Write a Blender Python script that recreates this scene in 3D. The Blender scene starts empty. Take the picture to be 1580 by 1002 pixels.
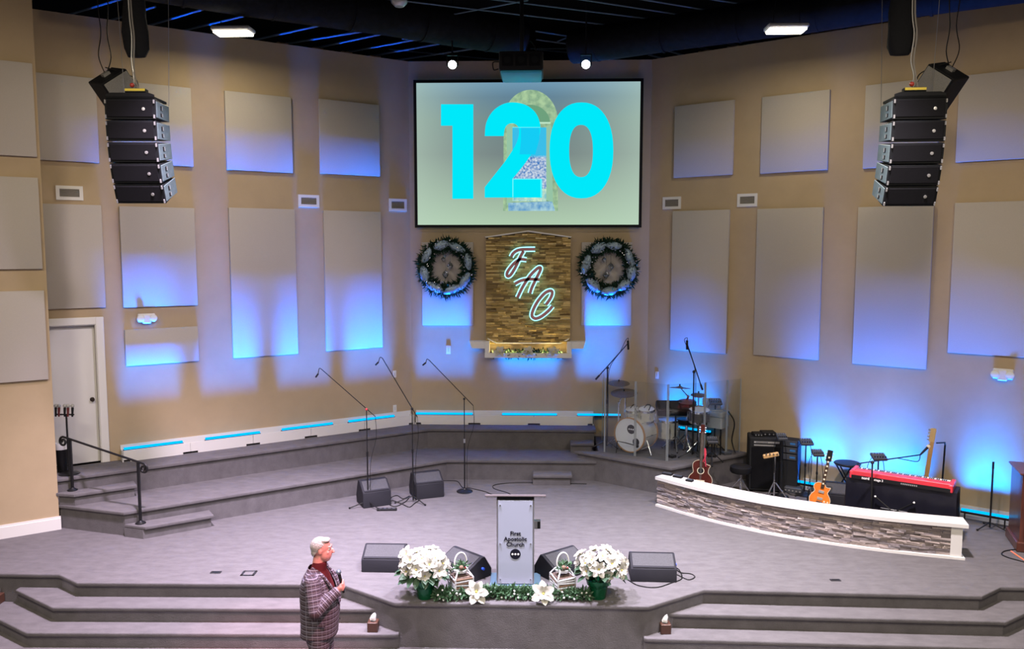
import bpy, bmesh, math, random
from mathutils import Vector, Matrix
R = math.radians
random.seed(7)
scene = bpy.context.scene
COL = scene.collection
# ------------------------------------------------------------------ camera
F, PIT, YAW = 1250.0, R(5.3), R(2.0)
CAM = Vector((0.22, 0.0, 4.2))
cd = bpy.data.cameras.new('camera'); cam = bpy.data.objects.new('camera', cd); COL.objects.link(cam)
cam.location = CAM; cam.rotation_euler = (R(90) - PIT, 0, YAW)
cd.sensor_fit = 'HORIZONTAL'; cd.sensor_width = 36.0; cd.lens = F / 1580 * 36; cd.clip_end = 200
scene.camera = cam
# ------------------------------------------------------------------ world, exposure
w = bpy.data.worlds.new('world'); scene.world = w; w.use_nodes = True
w.node_tree.nodes['Background'].inputs[0].default_value = (0.75, 0.78, 0.9, 1)
w.node_tree.nodes['Background'].inputs[1].default_value = 0.05
vs = scene.view_settings
vs.view_transform = 'Standard'; vs.look = 'None'; vs.gamma = 1.0; vs.exposure = 0.0; vs.use_curve_mapping = False

def lamp(name, kind, loc, target, energy, color, **kw):
    l = bpy.data.lights.new(name, kind); l.energy = energy; l.color = color
    for k, v in kw.items(): setattr(l, k, v)
    o = bpy.data.objects.new(name, l); COL.objects.link(o); o.location = loc
    d = Vector(target) - Vector(loc)
    o.rotation_euler = d.to_track_quat('-Z', 'Y').to_euler()
    return o
# house lights in the hall ceiling and stage lighting bar
WARM = (1.0, 0.87, 0.68)
for x, y in ((-5.5, 3.0), (5.5, 3.0), (-5.5, -3.0), (5.5, -3.0), (0, 0.0)):
    lamp('house_light', 'AREA', (x, y, 8.3), (x, y + 1.6, 0), 350, WARM, size=1.4, spread=R(150))
for x, tx, c, e in ((-3.4, -4.4, (0.98, 0.80, 1.0), 7600), (-1.5, -1.5, (0.90, 0.79, 1.0), 7200), (1.5, 1.0, (0.92, 0.86, 1.0), 6000), (3.4, 4.2, (1.0, 0.88, 0.92), 5600)):
    lamp('stage_spot', 'SPOT', (x, 8.7, 8.3), (tx, 10.2, 0), e, c, spot_size=R(62), spot_blend=1.0, shadow_soft_size=0.25)
lamp('face_spot', 'SPOT', (1.5, 5.0, 7.6), (-2.05, 8.0, 0.9), 4200, (1.0, 0.36, 0.46), spot_size=R(16), spot_blend=0.8, shadow_soft_size=0.15)
lamp('stage_spot', 'SPOT', (0.5, 7.0, 8.2), (-5.0, 13.4, 1.6), 1600, (0.90, 0.78, 1.0), spot_size=R(58), spot_blend=1.0, shadow_soft_size=0.3)  # added lamp, imitates lavender stage-light spill on the lower left wall
for x, tx in ((-3.0, -9.0), (3.0, 8.0)):
    lamp('wall_wash', 'SPOT', (x, 5.5, 8.0), (tx, 12.8, 3.6), 560, (1.0, 0.80, 0.56), spot_size=R(60), spot_blend=1.0, shadow_soft_size=0.3)

# ------------------------------------------------------------------ image point -> point on a real plane of the place
_cy, _sy, _cp, _sp = math.cos(YAW), math.sin(YAW), math.cos(PIT), math.sin(PIT)
def ray(px, py):
    u = (px - 790) / F; v = (py - 501) / F
    fy = _cp - v * _sp; fz = -_sp - v * _cp
    return Vector((u * _cy - fy * _sy, u * _sy + fy * _cy, fz))
def pz(px, py, z):
    d = ray(px, py); return CAM + d * ((z - CAM.z) / d.z)
def pY(px, py, Y):
    d = ray(px, py); return CAM + d * ((Y - CAM.y) / d.y)
class Wall:
    def __init__(s, x, y, ang): s.o = Vector((x, y, 0)); s.a = ang; s.d = Vector((math.cos(ang), math.sin(ang), 0)); s.n = Vector((math.sin(ang), -math.cos(ang), 0))
    def sz(s, px, py, off=0.0):
        o = s.o + s.n * off; d = ray(px, py)
        t = (o - CAM).dot(s.n) / d.dot(s.n); p = CAM + d * t
        return (p - o).dot(s.d), p.z
    def pt(s, ss, z, off=0.0): return s.o + s.d * ss + s.n * off + Vector((0, 0, z))
    def rect(s, x0, x1, y0, y1, off=0.0):
        xm, ym = (x0 + x1) / 2, (y0 + y1) / 2
        return s.sz(x0, ym, off)[0], s.sz(x1, ym, off)[0], s.sz(xm, y1, off)[1], s.sz(xm, y0, off)[1]
WA = R(35.3)
WB = Wall(0, 15.9, 0); WL = Wall(-2.33, 15.9, WA); WR = Wall(2.33, 15.9, -WA); WN = Wall(-7.02, 11.65, WA)

# ------------------------------------------------------------------ materials
MATS = {}
def mat(name, col, rough=0.6, metal=0.0, noise=0.0, nscale=20.0, bump=0.0, bscale=60.0, emit=None, es=0.0, alpha=None, col2=None, stretch=None, coat=0.0, trans=0.0):
    if name in MATS: return MATS[name]
    m = bpy.data.materials.new(name); m.use_nodes = True; nt = m.node_tree; b = nt.nodes['Principled BSDF']
    b.inputs['Base Color'].default_value = (*col, 1); b.inputs['Roughness'].default_value = rough; b.inputs['Metallic'].default_value = metal
    if sum(col) < .12 and metal < .1: b.inputs['Specular IOR Level'].default_value = .14
    if coat: b.inputs['Coat Weight'].default_value = coat
    if emit: b.inputs['Emission Color'].default_value = (*emit, 1); b.inputs['Emission Strength'].default_value = es
    tc = nt.nodes.new('ShaderNodeTexCoord'); src = tc.outputs['Object']
    if stretch:
        mp = nt.nodes.new('ShaderNodeMapping'); mp.inputs['Scale'].default_value = stretch; nt.links.new(src, mp.inputs[0]); src = mp.outputs[0]
    if noise or col2:
        n = nt.nodes.new('ShaderNodeTexNoise'); n.inputs['Scale'].default_value = nscale; n.inputs['Detail'].default_value = 6; n.inputs['Roughness'].default_value = 0.65
        nt.links.new(src, n.inputs['Vector'])
        r = nt.nodes.new('ShaderNodeValToRGB'); c2 = col2 or tuple(min(1, c * (1 + noise)) for c in col); c1 = col if col2 else tuple(c * (1 - noise) for c in col)
        r.color_ramp.elements[0].position = 0.32; r.color_ramp.elements[1].position = 0.68
        r.color_ramp.elements[0].color = (*c1, 1); r.color_ramp.elements[1].color = (*c2, 1)
        nt.links.new(n.outputs[0], r.inputs[0]); nt.links.new(r.outputs[0], b.inputs['Base Color'])
    if bump:
        n = nt.nodes.new('ShaderNodeTexNoise'); n.inputs['Scale'].default_value = bscale; n.inputs['Detail'].default_value = 3
        nt.links.new(src, n.inputs['Vector']); bp = nt.nodes.new('ShaderNodeBump'); bp.inputs['Strength'].default_value = bump; bp.inputs['Distance'].default_value = 0.02
        nt.links.new(n.outputs[0], bp.inputs['Height']); nt.links.new(bp.outputs[0], b.inputs['Normal'])
    MATS[name] = m; return m
def emat(name, col, s=1.0):
    if name in MATS: return MATS[name]
    m = bpy.data.materials.new(name); m.use_nodes = True; nt = m.node_tree; nt.nodes.clear()
    o = nt.nodes.new('ShaderNodeOutputMaterial'); e = nt.nodes.new('ShaderNodeEmission'); e.inputs[0].default_value = (*col, 1); e.inputs[1].default_value = s
    nt.links.new(e.outputs[0], o.inputs[0]); MATS[name] = m; return m
def srgb(r, g, b):
    f = lambda c: (c / 255 / 12.92) if c / 255 <= 0.04045 else ((c / 255 + 0.055) / 1.055) ** 2.4
    return (f(r), f(g), f(b))
M_wall = mat('wall_paint', (0.41, 0.315, 0.20), 0.85, noise=0.05, nscale=1.5, bump=0.08, bscale=120)
M_panel = mat('panel_fabric', (0.43, 0.395, 0.365), 0.95, noise=0.05, nscale=150, bump=0.15, bscale=300)
M_carpet = mat('carpet', (0.118, 0.110, 0.118), 0.97, noise=0.16, nscale=4.5, bump=0.35, bscale=90, stretch=(1, 2.2, 1))
M_riser = M_carpet
M_white = mat('white_trim', (0.68, 0.67, 0.66), 0.45)
M_black = mat('black_plastic', (0.012, 0.012, 0.014), 0.5)
M_blackm = mat('black_metal', (0.015, 0.015, 0.017), 0.38, 0.4)
M_ceil = mat('ceiling_black', (0.004, 0.005, 0.007), 0.9, noise=0.4, nscale=3)
M_duct = mat('duct_black', (0.006, 0.007, 0.010), 0.75, noise=0.35, nscale=9, bump=0.3, bscale=14)
M_bar = mat('ceiling_bar_blue_lit', (0.10, 0.15, 0.22), 0.45, 0.3)  # blue LED light on the bars is put into their base colour
M_chrome = mat('chrome', (0.75, 0.76, 0.78), 0.22, 1.0)
M_steel = mat('galvanised', (0.45, 0.46, 0.47), 0.4, 0.8)
M_grille = mat('speaker_grille', (0.005, 0.005, 0.007), 0.7, noise=0.5, nscale=180, bump=0.3, bscale=300)
M_cab = mat('cabinet_paint', (0.008, 0.009, 0.011), 0.6, bump=0.2, bscale=150)
M_cabside = mat('cabinet_side', (0.10, 0.14, 0.15), 0.5, noise=0.2, nscale=20)
M_logo = mat('logo_silver', (0.6, 0.6, 0.6), 0.35, 0.7)
M_led = emat('led_cyan', (0.0, 0.42, 1.0), 1.5)
M_cable = mat('cable_rubber', (0.012, 0.012, 0.013), 0.55)

# ------------------------------------------------------------------ mesh helpers
class MB:
    def __init__(s): s.bm = bmesh.new()
    def _t(s, vs, M):
        if M is not None: bmesh.ops.transform(s.bm, matrix=M, verts=vs)
    def box(s, x0, x1, y0, y1, z0, z1, bev=0.0, M=None, seg=1):
        g = bmesh.ops.create_cube(s.bm, size=1)['verts']
        for v in g: v.co = Vector(((x0 + x1) / 2 + v.co.x * (x1 - x0), (y0 + y1) / 2 + v.co.y * (y1 - y0), (z0 + z1) / 2 + v.co.z * (z1 - z0)))
        s._t(g, M)
        if bev:
            es = list({e for v in g for e in v.link_edges})
            bmesh.ops.bevel(s.bm, geom=es, offset=bev, segments=seg, affect='EDGES', profile=0.5)
        return s
    def hexa(s, p):  # 8 points: bottom 4 ccw, top 4 ccw
        v = [s.bm.verts.new(q) for q in p]
        for f in ((3, 2, 1, 0), (4, 5, 6, 7), (0, 1, 5, 4), (1, 2, 6, 5), (2, 3, 7, 6), (3, 0, 4, 7)): s.bm.faces.new([v[i] for i in f])
        return s
    def prism(s, poly, z0, z1, M=None, cap=True):
        a = [s.bm.verts.new((p[0], p[1], z0)) for p in poly]; b = [s.bm.verts.new((p[0], p[1], z1)) for p in poly]; n = len(poly)
        for i in range(n): s.bm.faces.new((a[i], a[(i + 1) % n], b[(i + 1) % n], b[i]))
        if cap:
            fs = [s.bm.faces.new(b), s.bm.faces.new(a[::-1])]
            if n > 4:
                for f_ in fs: f_.normal_update()
                bmesh.ops.triangulate(s.bm, faces=fs, ngon_method='EAR_CLIP')
        s._t(a + b, M); return s
    def vprism(s, poly, y0, y1):  # polygon in local x,z extruded along y
        return s.prism(poly, 0, 1, M=Matrix(((1, 0, 0, 0), (0, 0, y1 - y0, y0), (0, 1, 0, 0), (0, 0, 0, 1))))
    def cyl(s, p0, p1, r0, r1=None, n=10, cap=True):
        p0, p1 = Vector(p0), Vector(p1); r1 = r0 if r1 is None else r1; d = p1 - p0
        q = d.to_track_quat('Z', 'Y').to_matrix()
        A = []; B = []
        for i in range(n):
            t = 2 * math.pi * i / n; u = q @ Vector((math.cos(t), math.sin(t), 0)); A.append(s.bm.verts.new(p0 + u * r0)); B.append(s.bm.verts.new(p1 + u * r1))
        for i in range(n): s.bm.faces.new((A[i], A[(i + 1) % n], B[(i + 1) % n], B[i]))
        if cap: s.bm.faces.new(A[::-1]); s.bm.faces.new(B)
        return s
    def tube(s, pts, r, n=6, closed=False):
        pts = [Vector(p) for p in pts]; m = len(pts); rings = []
        rr = r if isinstance(r, (list, tuple)) else [r] * m
        up = Vector((0, 0, 1)); prev = None
        for i, p in enumerate(pts):
            if closed: d = pts[(i + 1) % m] - pts[i - 1]
            else: d = pts[min(i + 1, m - 1)] - pts[max(i - 1, 0)]
            d.normalize()
            if prev is None:
                a = d.cross(up); 
                if a.length < 0.05: a = d.cross(Vector((1, 0, 0)))
            else: a = prev - d * prev.dot(d)
            a.normalize(); prev = a; b = d.cross(a)
            rings.append([s.bm.verts.new(p + (a * math.cos(2 * math.pi * k / n) + b * math.sin(2 * math.pi * k / n)) * rr[i]) for k in range(n)])
        for i in range(m if closed else m - 1):
            A, B = rings[i], rings[(i + 1) % m]
            for k in range(n): s.bm.faces.new((A[k], A[(k + 1) % n], B[(k + 1) % n], B[k]))
        if not closed: s.bm.faces.new(rings[0][::-1]); s.bm.faces.new(rings[-1])
        return s
    def lathe(s, prof, n=20, M=None):
        rings = []; al = []
        for r, z in prof:
            if r < 1e-5: v = [s.bm.verts.new((0, 0, z))]
            else: v = [s.bm.verts.new((r * math.cos(2 * math.pi * k / n), r * math.sin(2 * math.pi * k / n), z)) for k in range(n)]
            rings.append(v); al += v
        for A, B in zip(rings, rings[1:]):
            for k in range(n):
                k2 = (k + 1) % n
                if len(A) == 1 and len(B) == 1: continue
                if len(A) == 1: s.bm.faces.new((A[0], B[k2], B[k]))
                elif len(B) == 1: s.bm.faces.new((A[k], A[k2], B[0]))
                else: s.bm.faces.new((A[k], A[k2], B[k2], B[k]))
        s._t(al, M); return s
    def ball(s, c, rx, ry=None, rz=None, n=12, m=8, M=None):
        ry = rx if ry is None else ry; rz = rx if rz is None else rz
        g = bmesh.ops.create_uvsphere(s.bm, u_segments=n, v_segments=m, radius=1)['verts']
        for v in g: v.co = Vector((v.co.x * rx, v.co.y * ry, v.co.z * rz))
        s._t(g, M)
        for v in g: v.co += Vector(c)
        return s
    def loft(s, rings, cap=True):
        V = [[s.bm.verts.new(p) for p in r] for r in rings]; n = len(rings[0])
        for A, B in zip(V, V[1:]):
            for k in range(n): s.bm.faces.new((A[k], A[(k + 1) % n], B[(k + 1) % n], B[k]))
        if cap: s.bm.faces.new(V[0][::-1]); s.bm.faces.new(V[-1])
        return s
    def face(s, pts): s.bm.faces.new([s.bm.verts.new(p) for p in pts]); return s
    def mesh(s, name, m=None, smooth=True, ang=35):
        bmesh.ops.recalc_face_normals(s.bm, faces=s.bm.faces)
        me = bpy.data.meshes.new(name); s.bm.to_mesh(me); s.bm.free()
        if m: me.materials.append(m)
        if smooth: me.shade_smooth(); me.set_sharp_from_angle(angle=R(ang))
        return me
    def build(s, name, m, parent=None, loc=None, label=None, kind=None, smooth=True, ang=35):
        return link(name, s.mesh(name, m, smooth, ang), parent, loc, label, kind)
def link(name, me, parent=None, loc=None, label=None, kind=None):
    o = bpy.data.objects.new(name, me); COL.objects.link(o)
    if parent: o.parent = parent
    if loc is not None: o.location = loc
    if label: o['label'] = label
    if kind: o['kind'] = kind
    return o
def thing(name, label, cat, loc=(0, 0, 0), rz=0.0, group=None):
    o = bpy.data.objects.new(name, None); COL.objects.link(o); o.location = loc; o.rotation_euler = (0, 0, rz); o.empty_display_size = 0.1
    o['label'] = label; o['category'] = cat
    if group: o['group'] = group
    return o
def tag(o, label, cat, group=None):
    o['label'] = label; o['category'] = cat
    if group: o['group'] = group
    return o
def struct(o, label=None):
    o['kind'] = 'structure'
    if label: o['label'] = label
    return o
def wthing(wall, name, label, cat, s, z, off=0.0, group=None): return thing(name, label, cat, wall.pt(s, z, off), wall.a, group)
def copy_tree(o, parent=None):
    c = o.copy(); COL.objects.link(c)
    if parent: c.parent = parent
    for ch in o.children: copy_tree(ch, c)
    return c
def spline(pts, k=6, closed=False):
    pts = [Vector(p) for p in pts]; n = len(pts); out = []
    for i in range(n if closed else n - 1):
        if closed: a, b, c, d = pts[i - 1], pts[i], pts[(i + 1) % n], pts[(i + 2) % n]
        else: a, b, c, d = pts[max(i - 1, 0)], pts[i], pts[i + 1], pts[min(i + 2, n - 1)]
        for j in range(k):
            t = j / k
            out.append(0.5 * ((2 * b) + (c - a) * t + (2 * a - 5 * b + 4 * c - d) * t * t + (3 * b - a - 3 * c + d) * t ** 3))
    if not closed: out.append(pts[-1])
    return out
def rotm(ax, ang, c=(0, 0, 0)): c = Vector(c); return Matrix.Translation(c) @ Matrix.Rotation(ang, 4, ax) @ Matrix.Translation(-c)
def lin(a, b, t): return a + (b - a) * t
def isect(p, d, q, e):  # 2d line intersection
    den = d[0] * e[1] - d[1] * e[0]; t = ((q[0] - p[0]) * e[1] - (q[1] - p[1]) * e[0]) / den
    return (p[0] + d[0] * t, p[1] + d[1] * t)
# ================================================================== STRUCTURE
d2 = (math.cos(WA), math.sin(WA))
def inset(poly, offs):
    n = len(poly); out = []
    L = []
    for i in range(n):
        a, b = Vector(poly[i]), Vector(poly[(i + 1) % n]); d = (b - a).normalized(); nn = Vector((-d.y, d.x))
        L.append((a + nn * offs[i], d))
    for i in range(n):
        (p, d), (q, e) = L[i - 1], L[i]
        if abs(d.x * e.y - d.y * e.x) < 1e-6: out.append(tuple(q))
        else: out.append(isect(p, d, q, e))
    return out
def step(name, poly, z0, z1, nfront, parent=None):
    """carpeted platform: body below, thick rolled nosing on the first nfront edges"""
    offs = [0.035 if i < nfront else 0.0 for i in range(len(poly))]
    b = MB().prism(inset(poly, offs), z0, z1 - 0.055)
    body = b.build(name, M_riser, parent)
    m = MB().prism(poly, z1 - 0.055, z1)
    m.bm.edges.ensure_lookup_table()
    es = [e for e in m.bm.edges if all(abs(v.co.z - z1) < 1e-5 for v in e.verts) and len(e.link_faces) == 2 and any(abs(f.normal.z) < 0.5 or f.normal.length < .1 for f in e.link_faces)]
    m.bm.normal_update()
    es = [e for e in m.bm.edges if len(e.link_faces) == 2 and (abs(e.link_faces[0].normal.z) > 0.9) != (abs(e.link_faces[1].normal.z) > 0.9)]
    bmesh.ops.bevel(m.bm, geom=es, offset=0.014, segments=3, affect='EDGES', profile=0.5)
    m.build('tread', M_carpet, body)
    return struct(body)
# polygons run counter-clockwise, front edges first
STEP = 0.19
step('stage_platform', [(-10, 9.95), (-6.0, 9.95), (-5.62, 9.70), (-2.26, 9.77), (-1.51, 9.27), (1.51, 9.27), (2.26, 9.77), (5.60, 9.70), (5.98, 9.98), (10, 9.98), (10, 18), (-10, 18)], -0.57, 0, 9)
step('stage_step', [(-6.56, 9.90), (-5.76, 9.40), (-1.86, 9.50), (-1.55, 9.50), (-1.55, 10.0), (-6.56, 10.1)], -0.57, -STEP, 3)
step('stage_step', [(1.55, 9.50), (1.86, 9.50), (5.74, 9.42), (6.5, 9.93), (6.5, 10.1), (1.55, 10.0)], -0.57, -STEP, 3)
step('stage_step', [(-7.2, 9.88), (-5.92, 9.12), (-1.50, 9.24), (-1.46, 9.26), (-1.46, 9.6), (-7.2, 10.0)], -0.57, -2 * STEP, 3)
step('stage_step', [(1.46, 9.26), (1.50, 9.24), (5.90, 9.14), (7.2, 9.90), (7.2, 10.0), (1.46, 9.6)], -0.57, -2 * STEP, 3)
struct(MB().box(-12, 12, -8, 10.2, -0.7, -0.57).build('floor', M_carpet))
# choir tiers
E0, ED = (-7.02, 11.65), (1.46, -0.39)
def tline(p, off): return (p[0] + math.sin(WA) * off, p[1] - math.cos(WA) * off)
T1, T2 = (-1.47, 14.45), (-1.94, 15.32)
Pc = isect(E0, ED, T1, d2); C1 = tline(T1, 0.29); Pc2 = isect(E0, ED, C1, d2)
step('choir_tier', [E0, Pc, T1, (1.25, 14.45), (1.25, 16.2), (-7.02, 16.2)], 0, 0.37, 3)
step('choir_tier', [(-10, T2[1] - (10 + T2[0]) * d2[1] / d2[0]), T2, (1.3, 15.32), (1.3, 17.5), (-10, 17.5)], 0, 0.75, 3)
pr = pz(330, 795, 0.19); t = (Vector(pr[:2]) - Vector(C1)).dot(Vector(d2)); Cr = (C1[0] + d2[0] * t, C1[1] + d2[1] * t); Crb = tline(Cr, -0.29)
step('stair_block', [Pc2, Cr, Crb, Pc], 0, 0.19, 2)
A1 = tline(T2, 0.29); Pa = isect(E0, ED, A1, d2); pr = pz(213, 751, 0.56); t = (Vector(pr[:2]) - Vector(A1)).dot(Vector(d2)); Ar = (A1[0] + d2[0] * t, A1[1] + d2[1] * t); Arb = tline(Ar, -0.29)
step('stair_block', [(E0[0] - .02, E0[1] - .03), Pa, Ar, Arb], 0.37, 0.56, 3)
step('stair_block', [(0.10, 14.13), (0.80, 14.13), (0.80, 14.45), (0.10, 14.45)], 0, 0.19, 2)
step('stair_block', [(0.80, 15.02), (1.24, 15.02), (1.24, 15.32), (0.80, 15.32)], 0.37, 0.56, 2)
DZ = 0.5
step('drum_platform', [(0.86, 14.69), (2.46, 13.56), (4.06, 14.68), (2.33, 15.9), (1.30, 15.9), (1.30, 14.69)], 0, DZ, 2)
# walls
WT = 7.8
def wallbox(name, wall, s0, s1, z0, z1, th=0.2):
    o = MB().box(s0, s1, 0, th, z0, z1).build(name, M_wall); o.location = wall.o; o.rotation_euler = (0, 0, wall.a); return struct(o)
wallbox('wall_back', WB, -2.33, 2.33, 0, WT)
DS0, DS1, dz0, dz1 = WL.rect(70, 151, 505, 712); DS1 = WL.sz(151, 610)[0]; DS0 = DS1 - 0.98; dz0 = 0.75; dz1 = WL.sz(120, 503)[1]
o = MB().box(DS1, 0, 0, 0.2, 0, WT).box(-9, DS0, 0, 0.2, 0, WT).box(DS0, DS1, 0, 0.2, dz1, WT).box(DS0, DS1, 0, 0.2, 0, dz0).build('wall_left', M_wall)
o.location = WL.o; o.rotation_euler = (0, 0, WL.a); struct(o)
wallbox('wall_right', WR, 0, 9, 0, WT)
o = wallbox('wall_near_left', WN, -5, 0, -0.57, 9.4, 0.22); o.location = WN.o + WN.n * 0.02
struct(MB().box(-14, 14, 3, 22, 9.0, 9.1).build('ceiling', M_ceil)); CE = bpy.data.objects['ceiling']
# plenum wall far behind the wall heads, so the open ceiling stays dark
struct(MB().box(-14, 14, 19.8, 20, 7.0, 9.0).build('wall_plenum', M_ceil))
# baseboards
b = MB().box(-5, 0.02, -0.03, 0, 0.0, 0.17).box(-5, 0.02, -0.018, 0, 0.17, 0.20); o = b.build('baseboard_near_left', M_white); o.location = WN.o + WN.n * 0.02; o.rotation_euler = (0, 0, WN.a); struct(o)
b = MB().box(3.1, 9, -0.03, 0, 0.0, 0.2); o = b.build('baseboard_right', M_white); o.location = WR.o; o.rotation_euler = (0, 0, WR.a); struct(o)
# light troughs along the choir walls: tall back board and a lower front board on feet
def trough(name, wall, s0, s1, z, bars):
    L = s1 - s0
    b = MB().box(s0, s1, -0.02, 0, z, z + 0.25)
    o = b.build(name, M_white); o.location = wall.o; o.rotation_euler = (0, 0, wall.a); struct(o)
    n = max(2, round(L / 1.15))
    for i in range(n):
        a, c = s0 + L * i / n, s0 + L * (i + 1) / n
        MB().box(a + 0.003, c - 0.003, -0.185, -0.165, z + 0.035, z + 0.185).box(a + 0.12, c - 0.12, -0.185, -0.165, z, z + 0.036).build('front_board', M_white, o)
    MB().box(s0, s1, -0.165, -0.02, z + 0.04, z + 0.06).build('trough_floor', M_white, o)
    for (a, c) in ((s0, s0 + 0.02), (s1 - 0.02, s1)): MB().box(a, c, -0.185, 0, z, z + 0.185).build('end_board', M_white, o)
    return o
tl0 = WL.sz(186, 700)[0]
trough('baseboard_left', WL, tl0, -0.05, 0.75, None)
trough('baseboard_back', WB, -2.25, 1.28, 0.75, None)
# door
def make_door():
    o = MB().box(DS0, DS1, 0.09, 0.13, dz0 + .01, dz1).build('door_1', M_white)
    o.location = WL.o; o.rotation_euler = (0, 0, WL.a); struct(o, 'white door with dark knob')
    fr = 0.13
    MB().box(DS1, DS1 + 0.03, -0.01, 0.14, dz0, dz1 + .03).box(DS1 + 0.01, DS1 + fr, -0.035, 0, dz0, dz1 + fr, bev=.008).build('side_casing', M_white, o)
    MB().box(DS0 - .03, DS0, -0.01, 0.14, dz0, dz1 + .03).box(DS0 - fr, DS0 - .01, -0.035, 0, dz0, dz1 + fr, bev=.008).build('side_casing', M_white, o)
    MB().box(DS0, DS1, -0.01, 0.14, dz1, dz1 + .03).box(DS0 - fr, DS1 + fr, -0.03, 0, dz1 + .01, dz1 + fr, bev=.008).build('head_casing', M_white, o)
    k = WL.sz(151, 617); kx = DS1 - 0.075; kz = k[1]
    Mk = Matrix.Translation((kx, 0.09, kz)) @ Matrix.Rotation(R(90), 4, 'X')
    kn = MB().lathe([(0.0, 0), (0.035, 0), (0.035, 0.008), (0.012, 0.012), (0.012, 0.035), (0.028, 0.045), (0.03, 0.06), (0.02, 0.07), (0, 0.072)], 16, Mk).build('door_knob', mat('bronze', (0.05, 0.035, 0.03), 0.35, 0.7), o)
    MB().box(DS0, DS1, 0.085, 0.135, dz0, dz0 + .012).build('sweep', M_black, o)
make_door()

# ------------------------------------------------------------------ LED bars (the lamps that wash the walls blue)
BLUE = (0.0, 0.16, 1.0)
def led_bar(wall, px0, px1, py0, py1, z, label, energy, off=0.125, color=BLUE, spread=20, tilt=0.3, floor_unit=False):
    s0 = wall.sz(px0, py0, off)[0]; s1 = wall.sz(px1, py1, off)[0]; L = s1 - s0; sc = (s0 + s1) / 2
    t = wthing(wall, 'led_light_bar', label, 'light bar', sc, z, off, 'blue wall washing light bars')
    MB().box(-L / 2, L / 2, -0.03, 0.03, -0.035, 0.0, bev=.004).build('housing', M_blackm, t)
    MB().box(-L / 2 + .01, L / 2 - .01, -0.024, 0.024, 0.0, 0.035, bev=.006).build('lens', M_led, t)
    if floor_unit:
        for x in (-L / 2 + .06, L / 2 - .06): MB().box(x - .01, x + .01, -.05, .05, -z, -z + .012).box(x - .01, x + .01, -.008, .008, -z + .01, -.03).build('foot', M_blackm, t)
    lo = wall.pt(sc, z + 0.02, off); 
    l = bpy.data.lights.new('led_wash', 'AREA'); l.shape = 'RECTANGLE'; l.size = L; l.size_y = 0.04; l.energy = energy; l.color = color; l.spread = R(spread)
    lo_ = bpy.data.objects.new('led_wash', l); COL.objects.link(lo_); lo_.parent = t; lo_.location = (0, 0, 0.042)
    lo_.rotation_euler = (R(180 - tilt), 0, 0)
    return t
LZ = 0.75 + 0.19
for i, (a, c, ya, yc) in enumerate(((190, 283, 693, 685), (316, 402, 678, 670), (434, 514, 662, 655), (537, 609, 649, 643))):
    led_bar(WL, a, c, ya, yc, LZ, ('glowing blue light bar beside the white door', 'glowing blue light bar, second from the door on left wall', 'glowing blue light bar on left wall behind a boom stand', 'glowing blue light bar nearest the left corner')[i], 42)
for i, (a, c) in enumerate(((641, 730), (774, 860), (890, 958))):
    led_bar(WB, a, c, 634, 636, LZ, ('blue light bar at left end of the back wall', 'blue light bar below the stone sign', 'blue light bar behind the bass drum')[i], 46, spread=20, tilt=1)
led_bar(WR, 1020, 1097, 654, 669, DZ + 0.30, 'blue light bar on right wall behind the drums', 45, off=0.15, spread=56, tilt=9, floor_unit=True)
led_bar(WR, 1221, 1302, 738, 752, 0.16, 'blue light bar on floor behind the small mixers', 70, off=0.2, spread=56, tilt=9, floor_unit=True)
led_bar(WR, 1318, 1425, 764, 782, 0.16, 'blue light bar on floor behind the red keyboard', 70, off=0.2, spread=56, tilt=9, floor_unit=True)
led_bar(WR, 1482, 1558, 788, 800, 0.16, 'blue light bar on floor behind the bare microphone stand', 50, off=0.2, spread=56, tilt=9, floor_unit=True)

# ================================================================== THINGS ON THE WALLS
def acoustic(wall, x0, x1, y0, y1, label, group):
    s0, s1, z0, z1 = wall.rect(x0, x1, y0, y1, 0.03)
    D = 0.055
    o = MB().box(-(s1 - s0) / 2, (s1 - s0) / 2, -D, 0, 0, z1 - z0, bev=.008, seg=2).build('sound_absorber', M_panel)
    o.location = wall.pt((s0 + s1) / 2, z0, 0.0); o.rotation_euler = (0, 0, wall.a)
    tag(o, label, 'acoustic panel', group)
for a in ((20, 150, 115, 248, 'square grey acoustic panel in upper row behind left tilted speaker'), (172, 296, 130, 254, 'square acoustic panel directly behind the left hanging speaker array'),
          (348, 450, 145.5, 264.5, 'square acoustic panel in upper row below the left ceiling light'), (493, 585, 157.5, 270, 'square acoustic panel nearest the left side of the screen'),
          (20, 159.5, 315, 477, 'tan acoustic panel on left wall above the white door'), (187, 302, 320, 473, 'grey acoustic panel above the left emergency light'),
          (356, 457, 322, 549.5, 'tallest acoustic panel on left wall between two square vents'), (501, 588.5, 326, 539, 'tall acoustic panel nearest the left corner of the back wall'),
          (193, 306, 506.5, 561, 'short wide acoustic panel below the left emergency light')): acoustic(WL, *a, 'acoustic panels on the left wall')
for a in ((1041, 1132, 159.5, 272, 'square acoustic panel nearest the right side of the screen'), (1175, 1279, 144.5, 265, 'square acoustic panel below the right ceiling light'),
          (1334, 1449, 126, 257, 'square acoustic panel directly behind the right hanging speaker array'), (1478, 1640, 109, 246, 'square acoustic panel behind right tilted speaker at picture edge'),
          (1036.5, 1123.5, 325, 543, 'tall acoustic panel above the drums, blue at its foot'), (1166, 1267, 321.5, 552, 'tall tan acoustic panel above the bass amplifier'),
          (1320, 1435.5, 318.5, 566, 'tall tan acoustic panel below the right hanging speaker array'), (1468, 1635, 311, 550, 'tall acoustic panel above the right emergency light')): acoustic(WR, *a, 'acoustic panels on the right wall')
acoustic(WB, 651.5, 730.5, 374, 502, 'acoustic panel behind the wreath left of the stone sign', 'acoustic panels on the back wall')
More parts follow.
